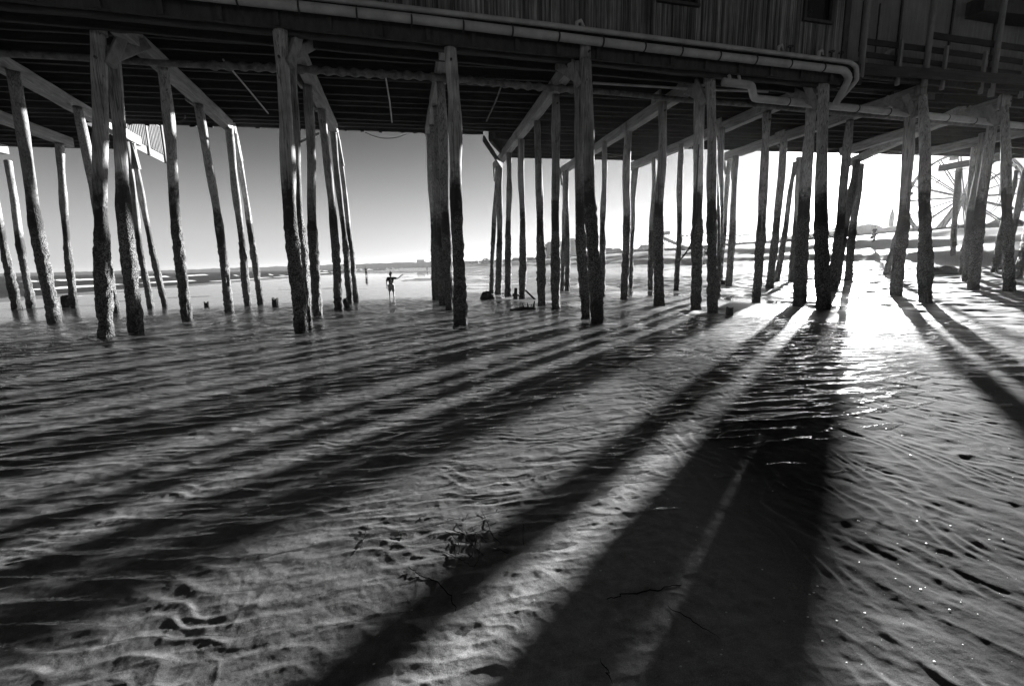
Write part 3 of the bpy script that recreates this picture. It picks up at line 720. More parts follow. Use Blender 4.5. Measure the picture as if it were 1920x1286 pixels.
drift('driftwood', 'black floating snag with upright broken stubs, in front of the eight post row', [('trunk', [q+Vector((-.42, .02, 0)), q+Vector((-.1, 0, .02)), q+Vector((.42, -.02, .02))], [.03, .06, .05]),
      ('branch', [q+Vector((.36, 0, 0)), q+Vector((.40, 0, .26))], [.06, .02]), ('branch', [q+Vector((.18, 0, 0)), q+Vector((.16, 0, .2))], [.035, .015]), ('branch', [q+Vector((.04, 0, 0)), q+Vector((.0, 0, .2))], [.04, .012]), ('branch', [q+Vector((.27, 0, 0)), q+Vector((.29, 0, .15))], [.03, .01])], 'driftwood')
q = Vector((3.95, 19.0, .0))
drift('broken_timber', 'broken timber with a leaning stick beside a post of the eight post row', [('timber', [q+Vector((-.34, -.1, -.1)), q+Vector((-.3, -.1, .5))], [.12, .07]), ('timber', [q+Vector((-.45, -.1, .22)), q+Vector((-.15, -.1, .18))], [.06, .05]), ('stick', [q+Vector((.05, -.3, .42)), q+Vector((.48, -.45, -.03))], [.04, .045])], 'driftwood')
def mound(loc, rx, ry, h, label, mat=M_MOUND):
    n = 26; vs = []; fs = []; L = 7
    for i in range(L):
        f = i/(L-1)
        for j in range(n):
            a = 2*math.pi*j/n; k = math.cos(f*math.pi/2)**.6*(1+.22*(float(vnoise(a*2+loc[0], f*3, 5))-.5))
            vs.append((loc[0]+rx*k*math.cos(a), loc[1]+ry*k*math.sin(a), loc[2]-.1+(h+.1)*math.sin(f*math.pi/2)*(1+.5*(float(vnoise(a*3, f*4+loc[1], 6))-.5))))
    for i in range(L-1):
        for j in range(n): fs.append((i*n+j, i*n+(j+1) % n, (i+1)*n+(j+1) % n, (i+1)*n+j))
    return tag(mesh_obj('wrack_mound', vs, fs, mat, None, True), label, 'seaweed', 'clumps of wrack')
mound((2.55, 20.2, 0), .32, .2, .26, 'rounded black clump in the water at the rearmost posts of the eight post row')
p = ground_hit(1770, 512); mound((p.x, p.y, p.z), .95, .8, .30, 'broad dark heap of wrack on dry sand in front of the big wheel')

def twig(u, v, pts, r, label):
    c = ground_hit(u, v); out = []
    for du, dv in pts:
        p = ground_hit(u+du, v+dv); p.z = float(terrain(p.x, p.y))+float(ripples(p.x, p.y))+.004; out.append(p)
    fine = []
    for a, b in zip(out, out[1:]):
        for k in range(6): fine.append(a.lerp(b, k/6)+Vector((random.gauss(0, .004), random.gauss(0, .004), random.gauss(0, .001))))
    fine.append(out[-1])
    return tag(MB().tube(fine, [r*(.5+.5*math.sin(math.pi*(i+.6)/(len(fine)+.2))) for i in range(len(fine))], 6).build('seaweed_strand', M_WEED, None, True), label, 'seaweed', 'strands on the foreground sand')
twig(770, 1070, [(0, 0), (22, 14), (50, 24), (75, 50), (84, 78)], .0026, 'dark branching strand on the lit sand left of the middle shadow')
twig(1140, 1125, [(0, 0), (40, -10), (90, -17), (138, -26)], .0026, 'long gently curved strand across the dark shadow, longest of all')
twig(835, 1000, [(0, 0), (14, 8), (28, 24), (24, 42)], .0021, 'hooked strand, uppermost in the tangle on the sunlit sand')
twig(856, 985, [(0, 0), (24, 34), (50, 60)], .0016, 'straight strand crossing the tangle on the sunlit sand')
twig(905, 960, [(0, 0), (14, 40), (22, 56)], .0021, 'steep strand at the right end of the sunlit tangle')
twig(826, 1036, [(0, 0), (34, 16), (62, 28)], .0016, 'lowest slanting strand under the sunlit tangle')
twig(690, 990, [(0, 0), (-8, 24), (-14, 44)], .0021, 'short steep strand on the sand far left of the tangle')
twig(748, 1000, [(0, 0), (4, 12), (-4, 26)], .0026, 'small knotted strand between the short steep one and the tangle')
twig(1250, 1140, [(0, 0), (50, 30), (100, 62)], .0016, 'thin straight strand in deep shadow at the lower right of the long curved one')
twig(1128, 1240, [(0, 0), (14, 26), (20, 46)], .0021, 'short strand near the bottom edge in the shadow')
mb = MB()
for k in range(26):
    u = random.gauss(868, 34); v = random.gauss(1002, 20); a = random.uniform(-.6, 1.6); L = random.uniform(14, 46); pts = []
    for q in range(7):
        p = ground_hit(u, v); p.z = float(terrain(p.x, p.y))+float(ripples(p.x, p.y))+.003+.004*math.sin(q*.9+k); pts.append(p)
        u += math.cos(a)*L/6; v += math.sin(a)*L/6; a += random.gauss(0, .28)
    mb.tube(pts, random.choice([.0011, .0014, .002]), 5)
tag(mb.build('weed_tangle', M_WEED), 'loose tangle of hair fine dark weed on the sunlit sand', 'seaweed')
# shell flecks, uncountable
mb = MB(); k = 0
while k < 230:
    u = random.uniform(1250, 1925); v = random.uniform(790, 1290)
    if random.random() < .25: u = random.uniform(500, 1250); v = random.uniform(980, 1290)
    p = ground_hit(u, v); p.z = float(terrain(p.x, p.y))+float(ripples(p.x, p.y))+.002
    if p.z < .0 and u > 1250: k += 1; continue
    s = random.choice([.0012, .0015, .0015, .002, .002, .003, .0055]); a = random.random()*6.3; n = 7
    vs = [(p.x+s*math.cos(a+6.28*j/n)*(1.0), p.y+s*.7*math.sin(a+6.28*j/n), p.z) for j in range(n)]+[(p.x, p.y, p.z+s*.12)]
    mb.add(vs, [(j, (j+1) % n, n) for j in range(n)]); k += 1
tag(mb.build('shell_fragments', M_SHELL), 'scattered pale shell fragments on the sand', 'shells', kind='stuff')

# ------------------------------------------------------------------ people
def skin_obj(name, joints, edges, mat, parent, sub=1):
    keys = list(joints); me = bpy.data.meshes.new(name)
    me.from_pydata([joints[k][0] for k in keys], [(keys.index(a), keys.index(b)) for a, b in edges], []); me.update()
    o = bpy.data.objects.new(name, me); COL.objects.link(o)
    o.modifiers.new('skin', 'SKIN')
    for i, k in enumerate(keys):
        r = joints[k][1]; sv = me.skin_vertices[0].data[i]; sv.radius = (r, r) if not isinstance(r, tuple) else r; sv.use_root = (i == 0)
    s = o.modifiers.new('sub', 'SUBSURF'); s.levels = sub; s.render_levels = sub
    dg = bpy.context.evaluated_depsgraph_get(); m2 = bpy.data.meshes.new_from_object(o.evaluated_get(dg)); o.modifiers.clear(); o.data = m2; m2.name = name
    m2.materials.clear(); m2.materials.append(mat); m2.polygons.foreach_set('use_smooth', [True]*len(m2.polygons))
    if parent: o.parent = parent
    return o
def person(loc, rz, H, pose, label, clothes=True, mat_skin=M_SKIN):
    root = empty('person', loc, label, 'person'); root.rotation_euler = (0, 0, rz)
    s = H/1.75
    J = {k: ((Vector(p)*s), r*s) for k, (p, r) in pose.items()}
    E = [('pelvis', 'belly'), ('belly', 'chest'), ('chest', 'neck'), ('neck', 'jaw'), ('jaw', 'head'), ('head', 'crown'), ('jaw', 'nose')]
    for sd in 'LR':
        E += [('pelvis', 'hip'+sd), ('hip'+sd, 'knee'+sd), ('knee'+sd, 'ankle'+sd), ('ankle'+sd, 'toe'+sd), ('chest', 'sho'+sd), ('sho'+sd, 'elb'+sd), ('elb'+sd, 'wri'+sd), ('wri'+sd, 'palm'+sd)]
        w = J['wri'+sd][0]; p = J['palm'+sd][0]; d = (p-w).normalized(); side = d.orthogonal().normalized()
        for i, (off, ln) in enumerate(((-.03, .065), (-.01, .08), (.01, .075), (.03, .055))):
            a = p+side*off*s+d*.02*s; J['f%s%da' % (sd, i)] = (a, .009*s); J['f%s%db' % (sd, i)] = (a+d*ln*.6*s+Vector((0, .008*s, 0)), .008*s); J['f%s%dc' % (sd, i)] = (a+d*ln*.95*s+Vector((0, .022*s, 0)), .006*s)
            E += [('palm'+sd, 'f%s%da' % (sd, i)), ('f%s%da' % (sd, i), 'f%s%db' % (sd, i)), ('f%s%db' % (sd, i), 'f%s%dc' % (sd, i))]
        m = w.lerp(p, .55); J['th'+sd] = (m+side*.05*s+d*.03*s, .010*s); J['tt'+sd] = (m+side*.065*s+d*.065*s, .008*s)
        J['pm'+sd] = (m, .028*s)
        E.remove(('wri'+sd, 'palm'+sd)); E += [('wri'+sd, 'pm'+sd), ('pm'+sd, 'palm'+sd), ('pm'+sd, 'th'+sd), ('th'+sd, 'tt'+sd)]
    body = skin_obj('body', J, E, mat_skin, root)
    def gar(name, keys, edges, grow, mat):
        return skin_obj(name, {k: (J[k][0] if k in J else Vector(), (J[k][1]+grow*s)) for k in keys}, edges, mat, root)
    hip = lambda a, b, t: J[a][0].lerp(J[b][0], t)
    for sd in 'LR':
        J['slv'+sd] = (hip('sho'+sd, 'elb'+sd, .8), J['elb'+sd][1]*1.05+.012*s); J['hem'+sd] = (hip('hip'+sd, 'knee'+sd, .95), J['knee'+sd][1]+.03*s)
        J['cuf'+sd] = (hip('knee'+sd, 'ankle'+sd, .95), J['ankle'+sd][1]+.012*s)
    return root, J, gar, s, body
boy_pose = {'pelvis': ((0, 0, .90), .125), 'belly': ((0, .01, 1.05), .12), 'chest': ((0, 0, 1.26), .135), 'neck': ((.0, .0, 1.45), .052), 'jaw': ((.01, .03, 1.53), .075), 'head': ((.012, .015, 1.63), .098), 'crown': ((.01, 0, 1.71), .06), 'nose': ((.075, .075, 1.555), .018),
 'hipL': ((-.10, 0, .84), .10), 'kneeL': ((-.115, .01, .46), .062), 'ankleL': ((-.12, -.02, .08), .042), 'toeL': ((-.12, .13, .03), .032),
 'hipR': ((.10, 0, .84), .10), 'kneeR': ((.125, .02, .46), .062), 'ankleR': ((.15, -.02, .08), .042), 'toeR': ((.17, .13, .03), .032),
 'shoL': ((-.19, 0, 1.38), .062), 'elbL': ((-.285, -.02, 1.10), .043), 'wriL': ((-.28, .05, .85), .031), 'palmL': ((-.275, .07, .765), .032),
 'shoR': ((.19, 0, 1.38), .062), 'elbR': ((.44, .04, 1.33), .043), 'wriR': ((.66, .10, 1.51), .031), 'palmR': ((.73, .12, 1.56), .030)}
bp_ = at_z(735, 561, -.03)
root, J, gar, s, body = person((bp_.x, bp_.y, -.035), math.radians(-8), 1.27, boy_pose, 'child in dark printed t-shirt and striped shorts, arm stretched out, standing in shallow water')
sh = gar('shirt', ['chest', 'belly', 'pelvis', 'shoL', 'slvL', 'shoR', 'slvR'], [('chest', 'belly'), ('belly', 'pelvis'), ('chest', 'shoL'), ('shoL', 'slvL'), ('chest', 'shoR'), ('shoR', 'slvR')], .022, M_CLOTHD)
pr = MB()
for dx, z, w, h_, a in ((.05, 1.33, .11, .035, .5), (.075, 1.24, .05, .12, 0), (.03, 1.16, .13, .03, -.4), (.06, 1.08, .10, .05, .2), (.0, 1.26, .03, .10, .7)):
    pr.box(Vector((dx, -.165, z))*s, Vector((w, .012, h_))*s, Matrix.Rotation(a, 3, 'Y'))
po = pr.build('shirt_print', M_CLOTHP); po.parent = sh
gar('shorts', ['pelvis', 'hipL', 'hemL', 'hipR', 'hemR'], [('pelvis', 'hipL'), ('hipL', 'hemL'), ('pelvis', 'hipR'), ('hipR', 'hemR')], .025, M_SHORTS)
hat = MB()
for i in range(6):
    pass
c = J['head'][0]
vs = []; fs = []; n = 14
for i in range(6):
    f = i/5
    for j in range(n):
        a = 6.283*j/n; rr = .112*s*math.cos(f*1.5)**.7; vs.append(c+Vector((rr*math.cos(a), rr*1.1*math.sin(a), .015*s+.115*s*math.sin(f*1.55))))
for i in range(5):
    for j in range(n): fs.append((i*n+j, i*n+(j+1) % n, (i+1)*n+(j+1) % n, (i+1)*n+j))
hat.add(vs, fs); hat.box(c+Vector((-.11, -.10, -.0))*s, Vector((.12, .10, .018))*s, Matrix.Rotation(.8, 3, 'Z'))
ho = hat.build('cap', M_CLOTHD, None, True); ho.parent = root
fe = MB().tube([c+Vector((0, -.01, .11))*s, c+Vector((-.012, -.01, .18))*s, c+Vector((-.05, -.01, .25))*s], [.02*s, .014*s, .005*s], 6).build('cap_plume', M_CLOTHD, None, True); fe.parent = ho
hr = MB().tube([c+Vector((-.03, -.08, .02))*s, c+Vector((-.03, -.095, -.05))*s, c+Vector((-.03, -.06, -.10))*s], [.07*s, .06*s, .03*s], 9).build('hair', M_HAIR, None, True); hr.parent = root
for sx in (-1, 1):
    e = MB().tube([c+Vector((.105 if sx > 0 else -.095, -.0, .01))*s, c+Vector((.118 if sx > 0 else -.105, -.015, -.035))*s], [.02*s, .012*s], 6).build('ear', M_SKIN, None, True); e.parent = root
for dx, dy in ((.035, .118), (.085, .085)):
    e = MB().tube([c+Vector((dx*.8, dy*.8, -.02))*s, c+Vector((dx, dy, -.02))*s], [.012*s, .008*s], 6).build('eye', M_HAIR, None, True); e.parent = root
mo = MB().tube([c+Vector((.05, .105, -.115))*s, c+Vector((.085, .08, -.115))*s], .008*s, 5).build('mouth', M_HAIR, None, True); mo.parent = root
tag(MB().tube([J['palmR'][0]+Vector((0, 0, -.02)), J['palmR'][0]+Vector((.10, .02, .07))], .012, 6).build('pale_stick', M_SHELL), 'small pale stick held in the raised hand of the child', 'stick')
bpy.data.objects['pale_stick'].matrix_world = root.matrix_basis
walk = dict(boy_pose)
walk.update({'hipL': ((-.09, 0, .86), .10), 'kneeL': ((-.10, .14, .48), .064), 'ankleL': ((-.10, .02, .09), .045), 'toeL': ((-.10, .17, .04), .035), 'hipR': ((.09, 0, .86), .10), 'kneeR': ((.10, -.02, .47), .064), 'ankleR': ((.10, -.30, .12), .045), 'toeR': ((.10, -.17, .03), .035),
 'elbR': ((.27, -.05, 1.12), .045), 'wriR': ((.27, .06, .90), .033), 'palmR': ((.27, .09, .82), .034), 'elbL': ((-.27, -.08, 1.12), .045), 'wriL': ((-.29, -.05, .88), .033), 'palmL': ((-.29, -.04, .79), .034), 'nose': ((0, .12, 1.56), .016), 'jaw': ((0, .02, 1.53), .075)})
def dressed(loc, rz, H, label, pose=walk):
    root, J, gar, s, body = person(loc, rz, H, pose, label)
    gar('shirt', ['chest', 'belly', 'pelvis', 'shoL', 'slvL', 'shoR', 'slvR'], [('chest', 'belly'), ('belly', 'pelvis'), ('chest', 'shoL'), ('shoL', 'slvL'), ('chest', 'shoR'), ('shoR', 'slvR')], .02, M_CLOTHD)
    gar('trousers', ['pelvis', 'hipL', 'kneeL', 'cufL', 'hipR', 'kneeR', 'cufR'], [('pelvis', 'hipL'), ('hipL', 'kneeL'), ('kneeL', 'cufL'), ('pelvis', 'hipR'), ('hipR', 'kneeR'), ('kneeR', 'cufR')], .018, M_CLOTHD)
    h = MB().tube([J['head'][0]+Vector((0, -.03, -.02))*s, J['head'][0]+Vector((0, -.02, .06))*s, J['crown'][0]+Vector((0, 0, .03))*s], [.105*s, .10*s, .05*s], 10).build('hair', M_HAIR, None, True); h.parent = root
    return root, J, s
mp = march(1638, 456)
def surf(p): return Vector((p.x, p.y, float(terrain(p.x, p.y))-.02))
mroot, J, s = dressed(surf(mp), math.radians(-100), 1.76, 'person in dark clothes walking along the upper beach with a bag in hand')
bag = MB().box(J['palmL'][0]+Vector((0, 0, -.22)), (.10, .32, .30)).build('hand_bag', M_CLOTHD); MB().ring(J['palmL'][0]+Vector((0, 0, -.04)), (1, 0, 0), .08, .012, 12, 5).build('handle', M_CLOTHD, None).parent = bag
tag(bag, 'small dark bag hanging from the hand of the walking person', 'bag'); bag.matrix_world = mroot.matrix_basis
stand = dict(walk); stand.update({k: boy_pose[k] for k in ('hipL', 'kneeL', 'ankleL', 'toeL', 'hipR', 'kneeR', 'ankleR', 'toeR')})
for (u, v, lab) in ((687, 518, 'tiny dark figure standing at the edge of the surf, beyond the second piling row'), (1322, 483, 'tiny figure on the upper beach between the posts of the hose carrying pair'), (801, 508, 'tiny far bather left of the end on piling row, below the tower block')):
    p = march(u, v); dressed(surf(p), random.uniform(0, 6), 1.7, lab, stand)

# ------------------------------------------------------------------ far shore
def coast_house(u0, u1, vt, vb, dep, label, roofh=.35, wins=0, name='house', group=None, thick=9, flat=False):
    a = at_depth(u0, vb, dep); b = at_depth(u1, vb, dep); top = at_depth((u0+u1)/2, vt, dep).z
    base = min(a.z, b.z, float(terrain((a.x+b.x)/2, (a.y+b.y)/2)))-.5
    w = (Vector((b.x, b.y))-Vector((a.x, a.y))).length; ang = math.atan2(b.y-a.y, b.x-a.x)
    root = empty(name, ((a.x+b.x)/2, (a.y+b.y)/2, base), label, 'house' if name == 'house' else 'building', group)
    root.rotation_euler = (0, 0, ang); H = top-base
    def put(mb, nm, mat, par=None):
        o = mb.build(nm, mat); o.parent = par or root; return o
    hr_ = H*roofh if not flat else .6
    wall = put(MB().box((0, thick/2, (H-hr_)/2), (w, thick, H-hr_)), 'wall', M_FARB)
    z1 = H-hr_
    if flat: put(MB().box((0, thick/2, z1+.3), (w+.4, thick+.4, .6)), 'roof', M_FARR)
    else:
        o = .35
        vs = [(-w/2-o, -o, z1), (w/2+o, -o, z1), (w/2+o, thick+o, z1), (-w/2-o, thick+o, z1), (-w/2*.75, thick/2, H), (w/2*.75, thick/2, H)]
        put(MB().add(vs, [(0, 1, 5, 4), (1, 2, 5), (2, 3, 4, 5), (3, 0, 4), (3, 2, 1, 0)]), 'roof', M_FARR)
    if wins:
        nr, nc = wins
        for r in range(nr):
            for c in range(nc):
                put(MB().box((-w/2+w*(c+.5)/nc, -.03, (H-hr_)*(1-(r+.5)/(nr+.35))), (w/nc*.45, .1, (H-hr_)/nr*.5)), 'window', M_FARW)
    return root
coast_house(1026, 1062, 452, 474, 255, 'largest four storey gabled hotel block on the shore, left wing', .14, (3, 4), 'hotel', thick=16)
coast_house(1062, 1082, 446, 474, 262, 'narrow taller hotel wing with chimney, right of the big gabled block', .12, (3, 3), 'hotel', thick=14)
coast_house(782, 796, 487, 500, 900, 'lone pale tower block far along the shore, left of the end on piling row', 0, (5, 4), 'tower_block', thick=14, flat=True)
hs = [(884, 897, 489, 497, 480), (902, 922, 487, 496, 430), (941, 951, 486, 495, 380), (960, 975, 483, 494, 340), (984, 1003, 482, 493, 310), (1086, 1096, 470, 486, 235), (1135, 1152, 464, 482, 205), (1153, 1168, 465, 481, 200), (1189, 1206, 466, 480, 182), (1207, 1222, 458, 478, 175), (1244, 1262, 464, 477, 165), (1296, 1312, 462, 474, 150), (1404, 1432, 452, 466, 125)]
where = ['long low house far along the shore, right of the end on piling row', 'pale house next right along the far shore, second from the end on row', 'small house with steep roof left of the eight post row', 'wide low house behind the slim posts of the eight post row', 'house just left of the hotel on the shore', 'low shop beside the right end of the hotel', 'gabled house seen right of the central double piling', 'second gabled house right of the central double piling', 'low house between the slim posts left of the hose row', 'round roofed hall behind the slim post pair', 'shed under the slide tower', 'low house behind the hanging hose', 'long roofed hall right of the ride trestle']
for q, lab in zip(hs, where): coast_house(*q, lab, .4, (1, 3), group='small houses along the shore')
# sea wall at the top of the beach
sw = MB()
pts = [at_depth(u, 0, 1) for u in ()]
for i in range(60):
    y0 = 30+i*6.0; x0 = 66+2*math.sin(y0*.02)-max(0, y0-250)*.12; x1 = 66+2*math.sin((y0+6)*.02)-max(0, y0-244)*.12
    sw.beam((x0, y0, 4.55), (x1, y0+6, 4.55+.0), .5, 1.5+.0*i)
tag(sw.build('sea_wall', M_FARB), 'long low sea wall between the dry beach and the houses', 'wall')
# far wooded coast
vs = []; fs = []; N = 420
for i in range(N):
    u = -700+i*(1680+700)/N
    dep = 1700 if u < 500 else 1700-1150*min(1, (u-500)/420)**.8
    hz = 516.5-.0201*u
    top = hz-(2.2+5.5*max(0, min(1, (u-330)/450)))-2.0*float(fbm(np.array(u*.05), np.array(1.0), 3, 5))-(1.2 if u > 0 else 0)*float(vnoise(np.array(u*.5), np.array(2.0), 8))
    if u > 900: top = hz-9-2.2*float(vnoise(np.array(u*.4), np.array(2.0), 8))
    p = at_depth(u, top, dep); b = at_depth(u, hz+2, dep); dv = Vector((p.x, p.y, 0)).normalized()
    vs += [Vector((b.x, b.y, -3)), Vector((p.x, p.y, p.z)), Vector((p.x, p.y, p.z*.8))+dv*120, Vector((b.x, b.y, -3))+dv*260]
for i in range(N-1):
    for k in range(3): fs.append((i*4+k, i*4+k+1, i*4+4+k+1, i*4+4+k))
tag(mesh_obj('hills', vs, fs, M_HILL), 'low wooded coast along the horizon', 'hills', kind='structure')
# shoreline trees
def tree(u, vb, hpx, wpx, dep, label):
    b = at_depth(u, vb, dep); H = hpx*dep/FPX; W = wpx*dep/FPX
    root = empty('tree', b, label, 'tree', 'trees along the far shore')
    MB().tube([b+Vector((0, 0, -1)), b+Vector((0, 0, H*.35)), b+Vector((.1*W, 0, H*.6))], [W*.05, W*.04, W*.02], 6).build('trunk', M_BARK, root)
    mb = MB()
    for k in range(420):
        d = Vector((random.gauss(0, 1), random.gauss(0, 1), random.gauss(0, 1))).normalized()*random.random()**.4
        c = b+Vector((d.x*W/2, d.y*W/2, H*.62+d.z*H*.38))*1.0; sz = W*.055
        if float(vnoise(np.array(d.x*2.5+u), np.array(d.z*2.5+d.y), 3)) < .36: continue
        t1 = Vector((random.gauss(0, 1), random.gauss(0, 1), random.gauss(0, 1))).normalized()*sz; t2 = t1.orthogonal().normalized()*sz
        mb.add([c-t1-t2, c+t1-t2, c+t1+t2, c-t1+t2], [(0, 1, 2, 3)])
    mb.build('crown', M_LEAF, root)
trs = [(911, 494, 10, 12, 420), (932, 493, 7, 11, 400), (950, 492, 7, 9, 372), (1007, 489, 8, 10, 300), (1098, 484, 14, 13, 232), (1112, 483, 15, 17, 222), (1128, 482, 16, 14, 212), (1178, 479, 12, 12, 190), (1232, 477, 14, 20, 170), (1214, 478, 17, 12, 178), (1275, 474, 12, 16, 158), (1318, 472, 13, 14, 148), (1335, 470, 12, 13, 145)]
tl = ['bushy far tree, tallest right of the end on row', 'low shrubby tree left of the eight post row', 'small far tree between slim posts', 'small round tree left of the hotel', 'dark tree touching the right end of the hotel', 'broad tree right of the hotel', 'rounded tree left of the two gabled houses', 'tree between slim posts, right of the gabled houses', 'widest low tree left of the slide', 'tall narrow tree by the round roofed hall', 'tree under the ride trestle', 'tree behind the hose carrying posts', 'tree at the foot of the ride trestle']
for q, l in zip(trs, tl): tree(*q, l)

# rides at the fair: slide tower and trestle
def P(u, v, d): return at_depth(u, v, d)
sl = empty('fair_slide', P(1265, 470, 128), 'steel fairground slide descending to the right between posts', 'ride')
MB().beam(P(1243, 446, 128), P(1292, 468, 128), 1.2, .7).build('chute', M_STEEL, sl)
MB().beam(P(1280, 462, 128), P(1296, 475, 130), 1.1, .6).build('chute', M_STEEL, sl)
for u, v0, v1 in ((1246, 436, 474), (1253, 440, 474), (1262, 443, 474), (1249, 436, 474)):
    MB().tube([P(u, v1, 128), P(u, v0, 128)], .12, 6).build('post', M_STEEL, sl)
MB().box(P(1250, 437, 128), (1.4, 1.4, .9)).build('platform', M_STEEL, sl)
tr = empty('coaster_trestle', P(1365, 462, 118), 'thin steel coaster trestle with arched track and lamps', 'ride')
arc = [P(1290+i*6, 449-0*i, 118) for i in range(10)]
MB().tube([P(1275, 449, 118), P(1300, 449, 118)], .10, 5).build('track', M_STEEL, tr)
MB().tube([P(1316, 436, 116), P(1330, 440, 116), P(1350, 452, 117), P(1375, 462, 118)], .12, 5).build('track', M_STEEL, tr)
MB().tube([P(1350+i*3.6, 452+10*(1-math.sin(math.pi*i/14)) if False else 450+18*(i/14)**2, 118) for i in range(15)], .16, 6).build('track', M_STEEL, tr)
MB().tube([P(1340, 453, 118), P(1400, 444, 118)], .08, 5).build('track', M_STEEL, tr)
for i in range(9):
    u = 1342+i*7.5; MB().tube([P(u, 468, 118), P(u, 445-(i % 3), 118)], .07, 5).build('post', M_STEEL, tr)
    MB().box(P(u, 442-(i % 3), 118), (.9, .3, .3)).build('lamp_bar', M_STEEL, tr)
for i in range(5):
    u = 1272+i*8; MB().tube([P(u, 474, 124), P(u, 444, 124)], .07, 5).build('post', M_STEEL, tr)
    MB().box(P(u, 442, 124), (.7, .3, .35)).build('lamp_bar', M_STEEL, tr)
ms = empty('radio_mast', P(1201, 474, 180), 'thin radio mast standing alone on the far shore', 'mast'); MB().tube([P(1201, 474, 180), P(1201, 456, 180)], [.2, .08], 6).build('pole', M_STEEL, ms); MB().box(P(1201, 459, 180), (1.0, .15, .15)).build('crossbar', M_STEEL, ms)

# arched pavilion with spire and back-to-front letters
pv = empty('pavilion', P(1635, 446, 150), 'hazy arched pavilion with low walls straight below the sun', 'building')
def slab(us, vt, vb, dep, thick, nm, mat):
    n = len(us); d = Vector((F0.x, F0.y, 0)).normalized()*thick
    f = [P(u, v, dep) for u, v in zip(us, vt)]; g = [P(u, vb, dep) for u in us]
    vs = f+g+[p+d for p in f]+[p+d for p in g]; fs = []
    for i in range(n-1):
        fs += [(i, i+1, n+i+1, n+i), (2*n+i+1, 2*n+i, 3*n+i, 3*n+i+1), (i, 2*n+i, 2*n+i+1, i+1)]
    fs += [(0, n, 3*n, 2*n), (n-1, 3*n-1, 4*n-1, 2*n-1)]
    return MB().add(vs, fs).build(nm, mat, pv)
us = [1600+i*2.2 for i in range(28)]
slab(us, [430.5-10*max(0, 1-((u-1632)/25)**2) ** .6 if abs(u-1632) < 25 else 430.5 for u in us], 456, 150, 14, 'arched_roof', M_FARB)
slab([1500, 1530, 1560, 1575, 1600.2], [446, 438, 433, 431, 431], 460, 150.5, 20, 'wall', M_FARB)
slab([1659, 1675, 1700, 1730], [428, 424, 425, 430], 458, 150.5, 20, 'wall', M_FARB)
slab([1600, 1604.5], [413, 414], 432, 152, 3, 'chimney', M_FARB)
st = empty('spire', P(1667, 430, 160), 'slender pointed spire rising right of the arched pavilion', 'tower')
c = P(1667, 452, 160); zt = P(1667, 390, 160).z; z1 = P(1667, 407, 160).z; z2 = P(1667, 428, 160).z
MB().tube([c, Vector((c.x, c.y, z1))], .75, 8).build('shaft', M_FARB, st); MB().tube([Vector((c.x, c.y, z1)), Vector((c.x, c.y, zt))], [.85, .02], 8).build('pointed_roof', M_FARR, st)
MB().box((c.x, c.y, (c.z+z2)/2), (3.0, 3.0, z2-c.z)).build('base_block', M_FARB, st)
sg = empty('roof_sign', P(1632, 420, 149), 'open roof letters of the pavilion, seen from behind', 'sign')
seq = [('G', 1657.0, 412.8), ('R', 1651.3, 413.8), ('A', 1645.5, 415.0), ('N', 1640.0, 415.5), ('D', 1634.5, 416.0), ('I', 1630.5, 416.3), ('U', 1617.8, 418.2), ('R', 1612.3, 419.0), ('I', 1607.6, 419.8)]
for ch, u, v in seq:
    cu = bpy.data.curves.new('sign_letter', 'FONT'); cu.body = ch; cu.size = 1.55; cu.extrude = .08; cu.align_x = 'CENTER'; cu.align_y = 'CENTER'; cu.offset = .015
    o = bpy.data.objects.new('sign_letter', cu); COL.objects.link(o); dg = bpy.context.evaluated_depsgraph_get()
    me = bpy.data.meshes.new_from_object(o.evaluated_get(dg)); bpy.data.objects.remove(o); me.materials.clear(); me.materials.append(M_FARW)
    lo = bpy.data.objects.new('letter', me); COL.objects.link(lo); p = P(u, v, 149)
    # front faces inland (away from the sea), so the beach sees it mirrored
    lo.matrix_world = Matrix.Translation(p) @ Matrix.Rotation(math.atan2(CR.y, CR.x)+math.pi, 4, 'Z') @ Matrix.Rotation(math.radians(90), 4, 'X')
    lo.parent = sg; lo.matrix_parent_inverse = Matrix.Translation(-Vector(sg.location))
MB().tube([P(1604, 423.5, 149.4), P(1660, 416, 149.4)], .05, 5).build('letter_frame', M_STEEL, sg)
for u in (1608, 1620, 1632, 1644, 1656): MB().tube([P(u, 431, 149.4), P(u, 423-(u-1604)*.134, 149.4)], .05, 5).build('strut', M_STEEL, sg)

# big wheel
fw = empty('big_wheel', P(1806, 440, 100), 'large spoked fairground wheel behind the right hand pilings', 'wheel')
hub = P(1806, 370, 100); axis = (Vector((F0.x, F0.y, 0)).normalized()*.86+Vector((CR.x, CR.y, 0)).normalized()*.5).normalized()
vx = axis.cross(Vector((0, 0, 1))).normalized(); vz = Vector((0, 0, 1)); RW = 9.6
for sd, nm in ((-.9, 'rim'), (.9, 'rim')):
    cc = hub+axis*sd
    MB().ring(cc, axis, RW, .27, 64, 6).build('rim', M_STEEL, fw); MB().ring(cc, axis, RW*.62, .09, 48, 5).build('inner_ring', M_STEEL, fw)
for k in range(18):
    a = 2*math.pi*k/18; e = vx*math.cos(a)+vz*math.sin(a)
    m = MB()
    for sd in (-.9, .9): m.tube([hub+axis*sd*.7, hub+axis*sd+e*RW], .15, 5)
    m.tube([hub+axis*-.9+e*RW, hub+axis*.9+e*RW], .06, 5); m.build('spoke', M_STEEL, fw)
MB().tube([hub-axis*1.3, hub+axis*1.3], .75, 12).build('hub', M_STEEL, fw)
for sd in (-1.6, 1.6):
    for sx in (-5.2, 5.2):
        f = hub+axis*sd+vx*sx; f.z = 3.6; MB().tube([hub+axis*sd, f], .48, 6).build('support_leg', M_STEEL, fw)
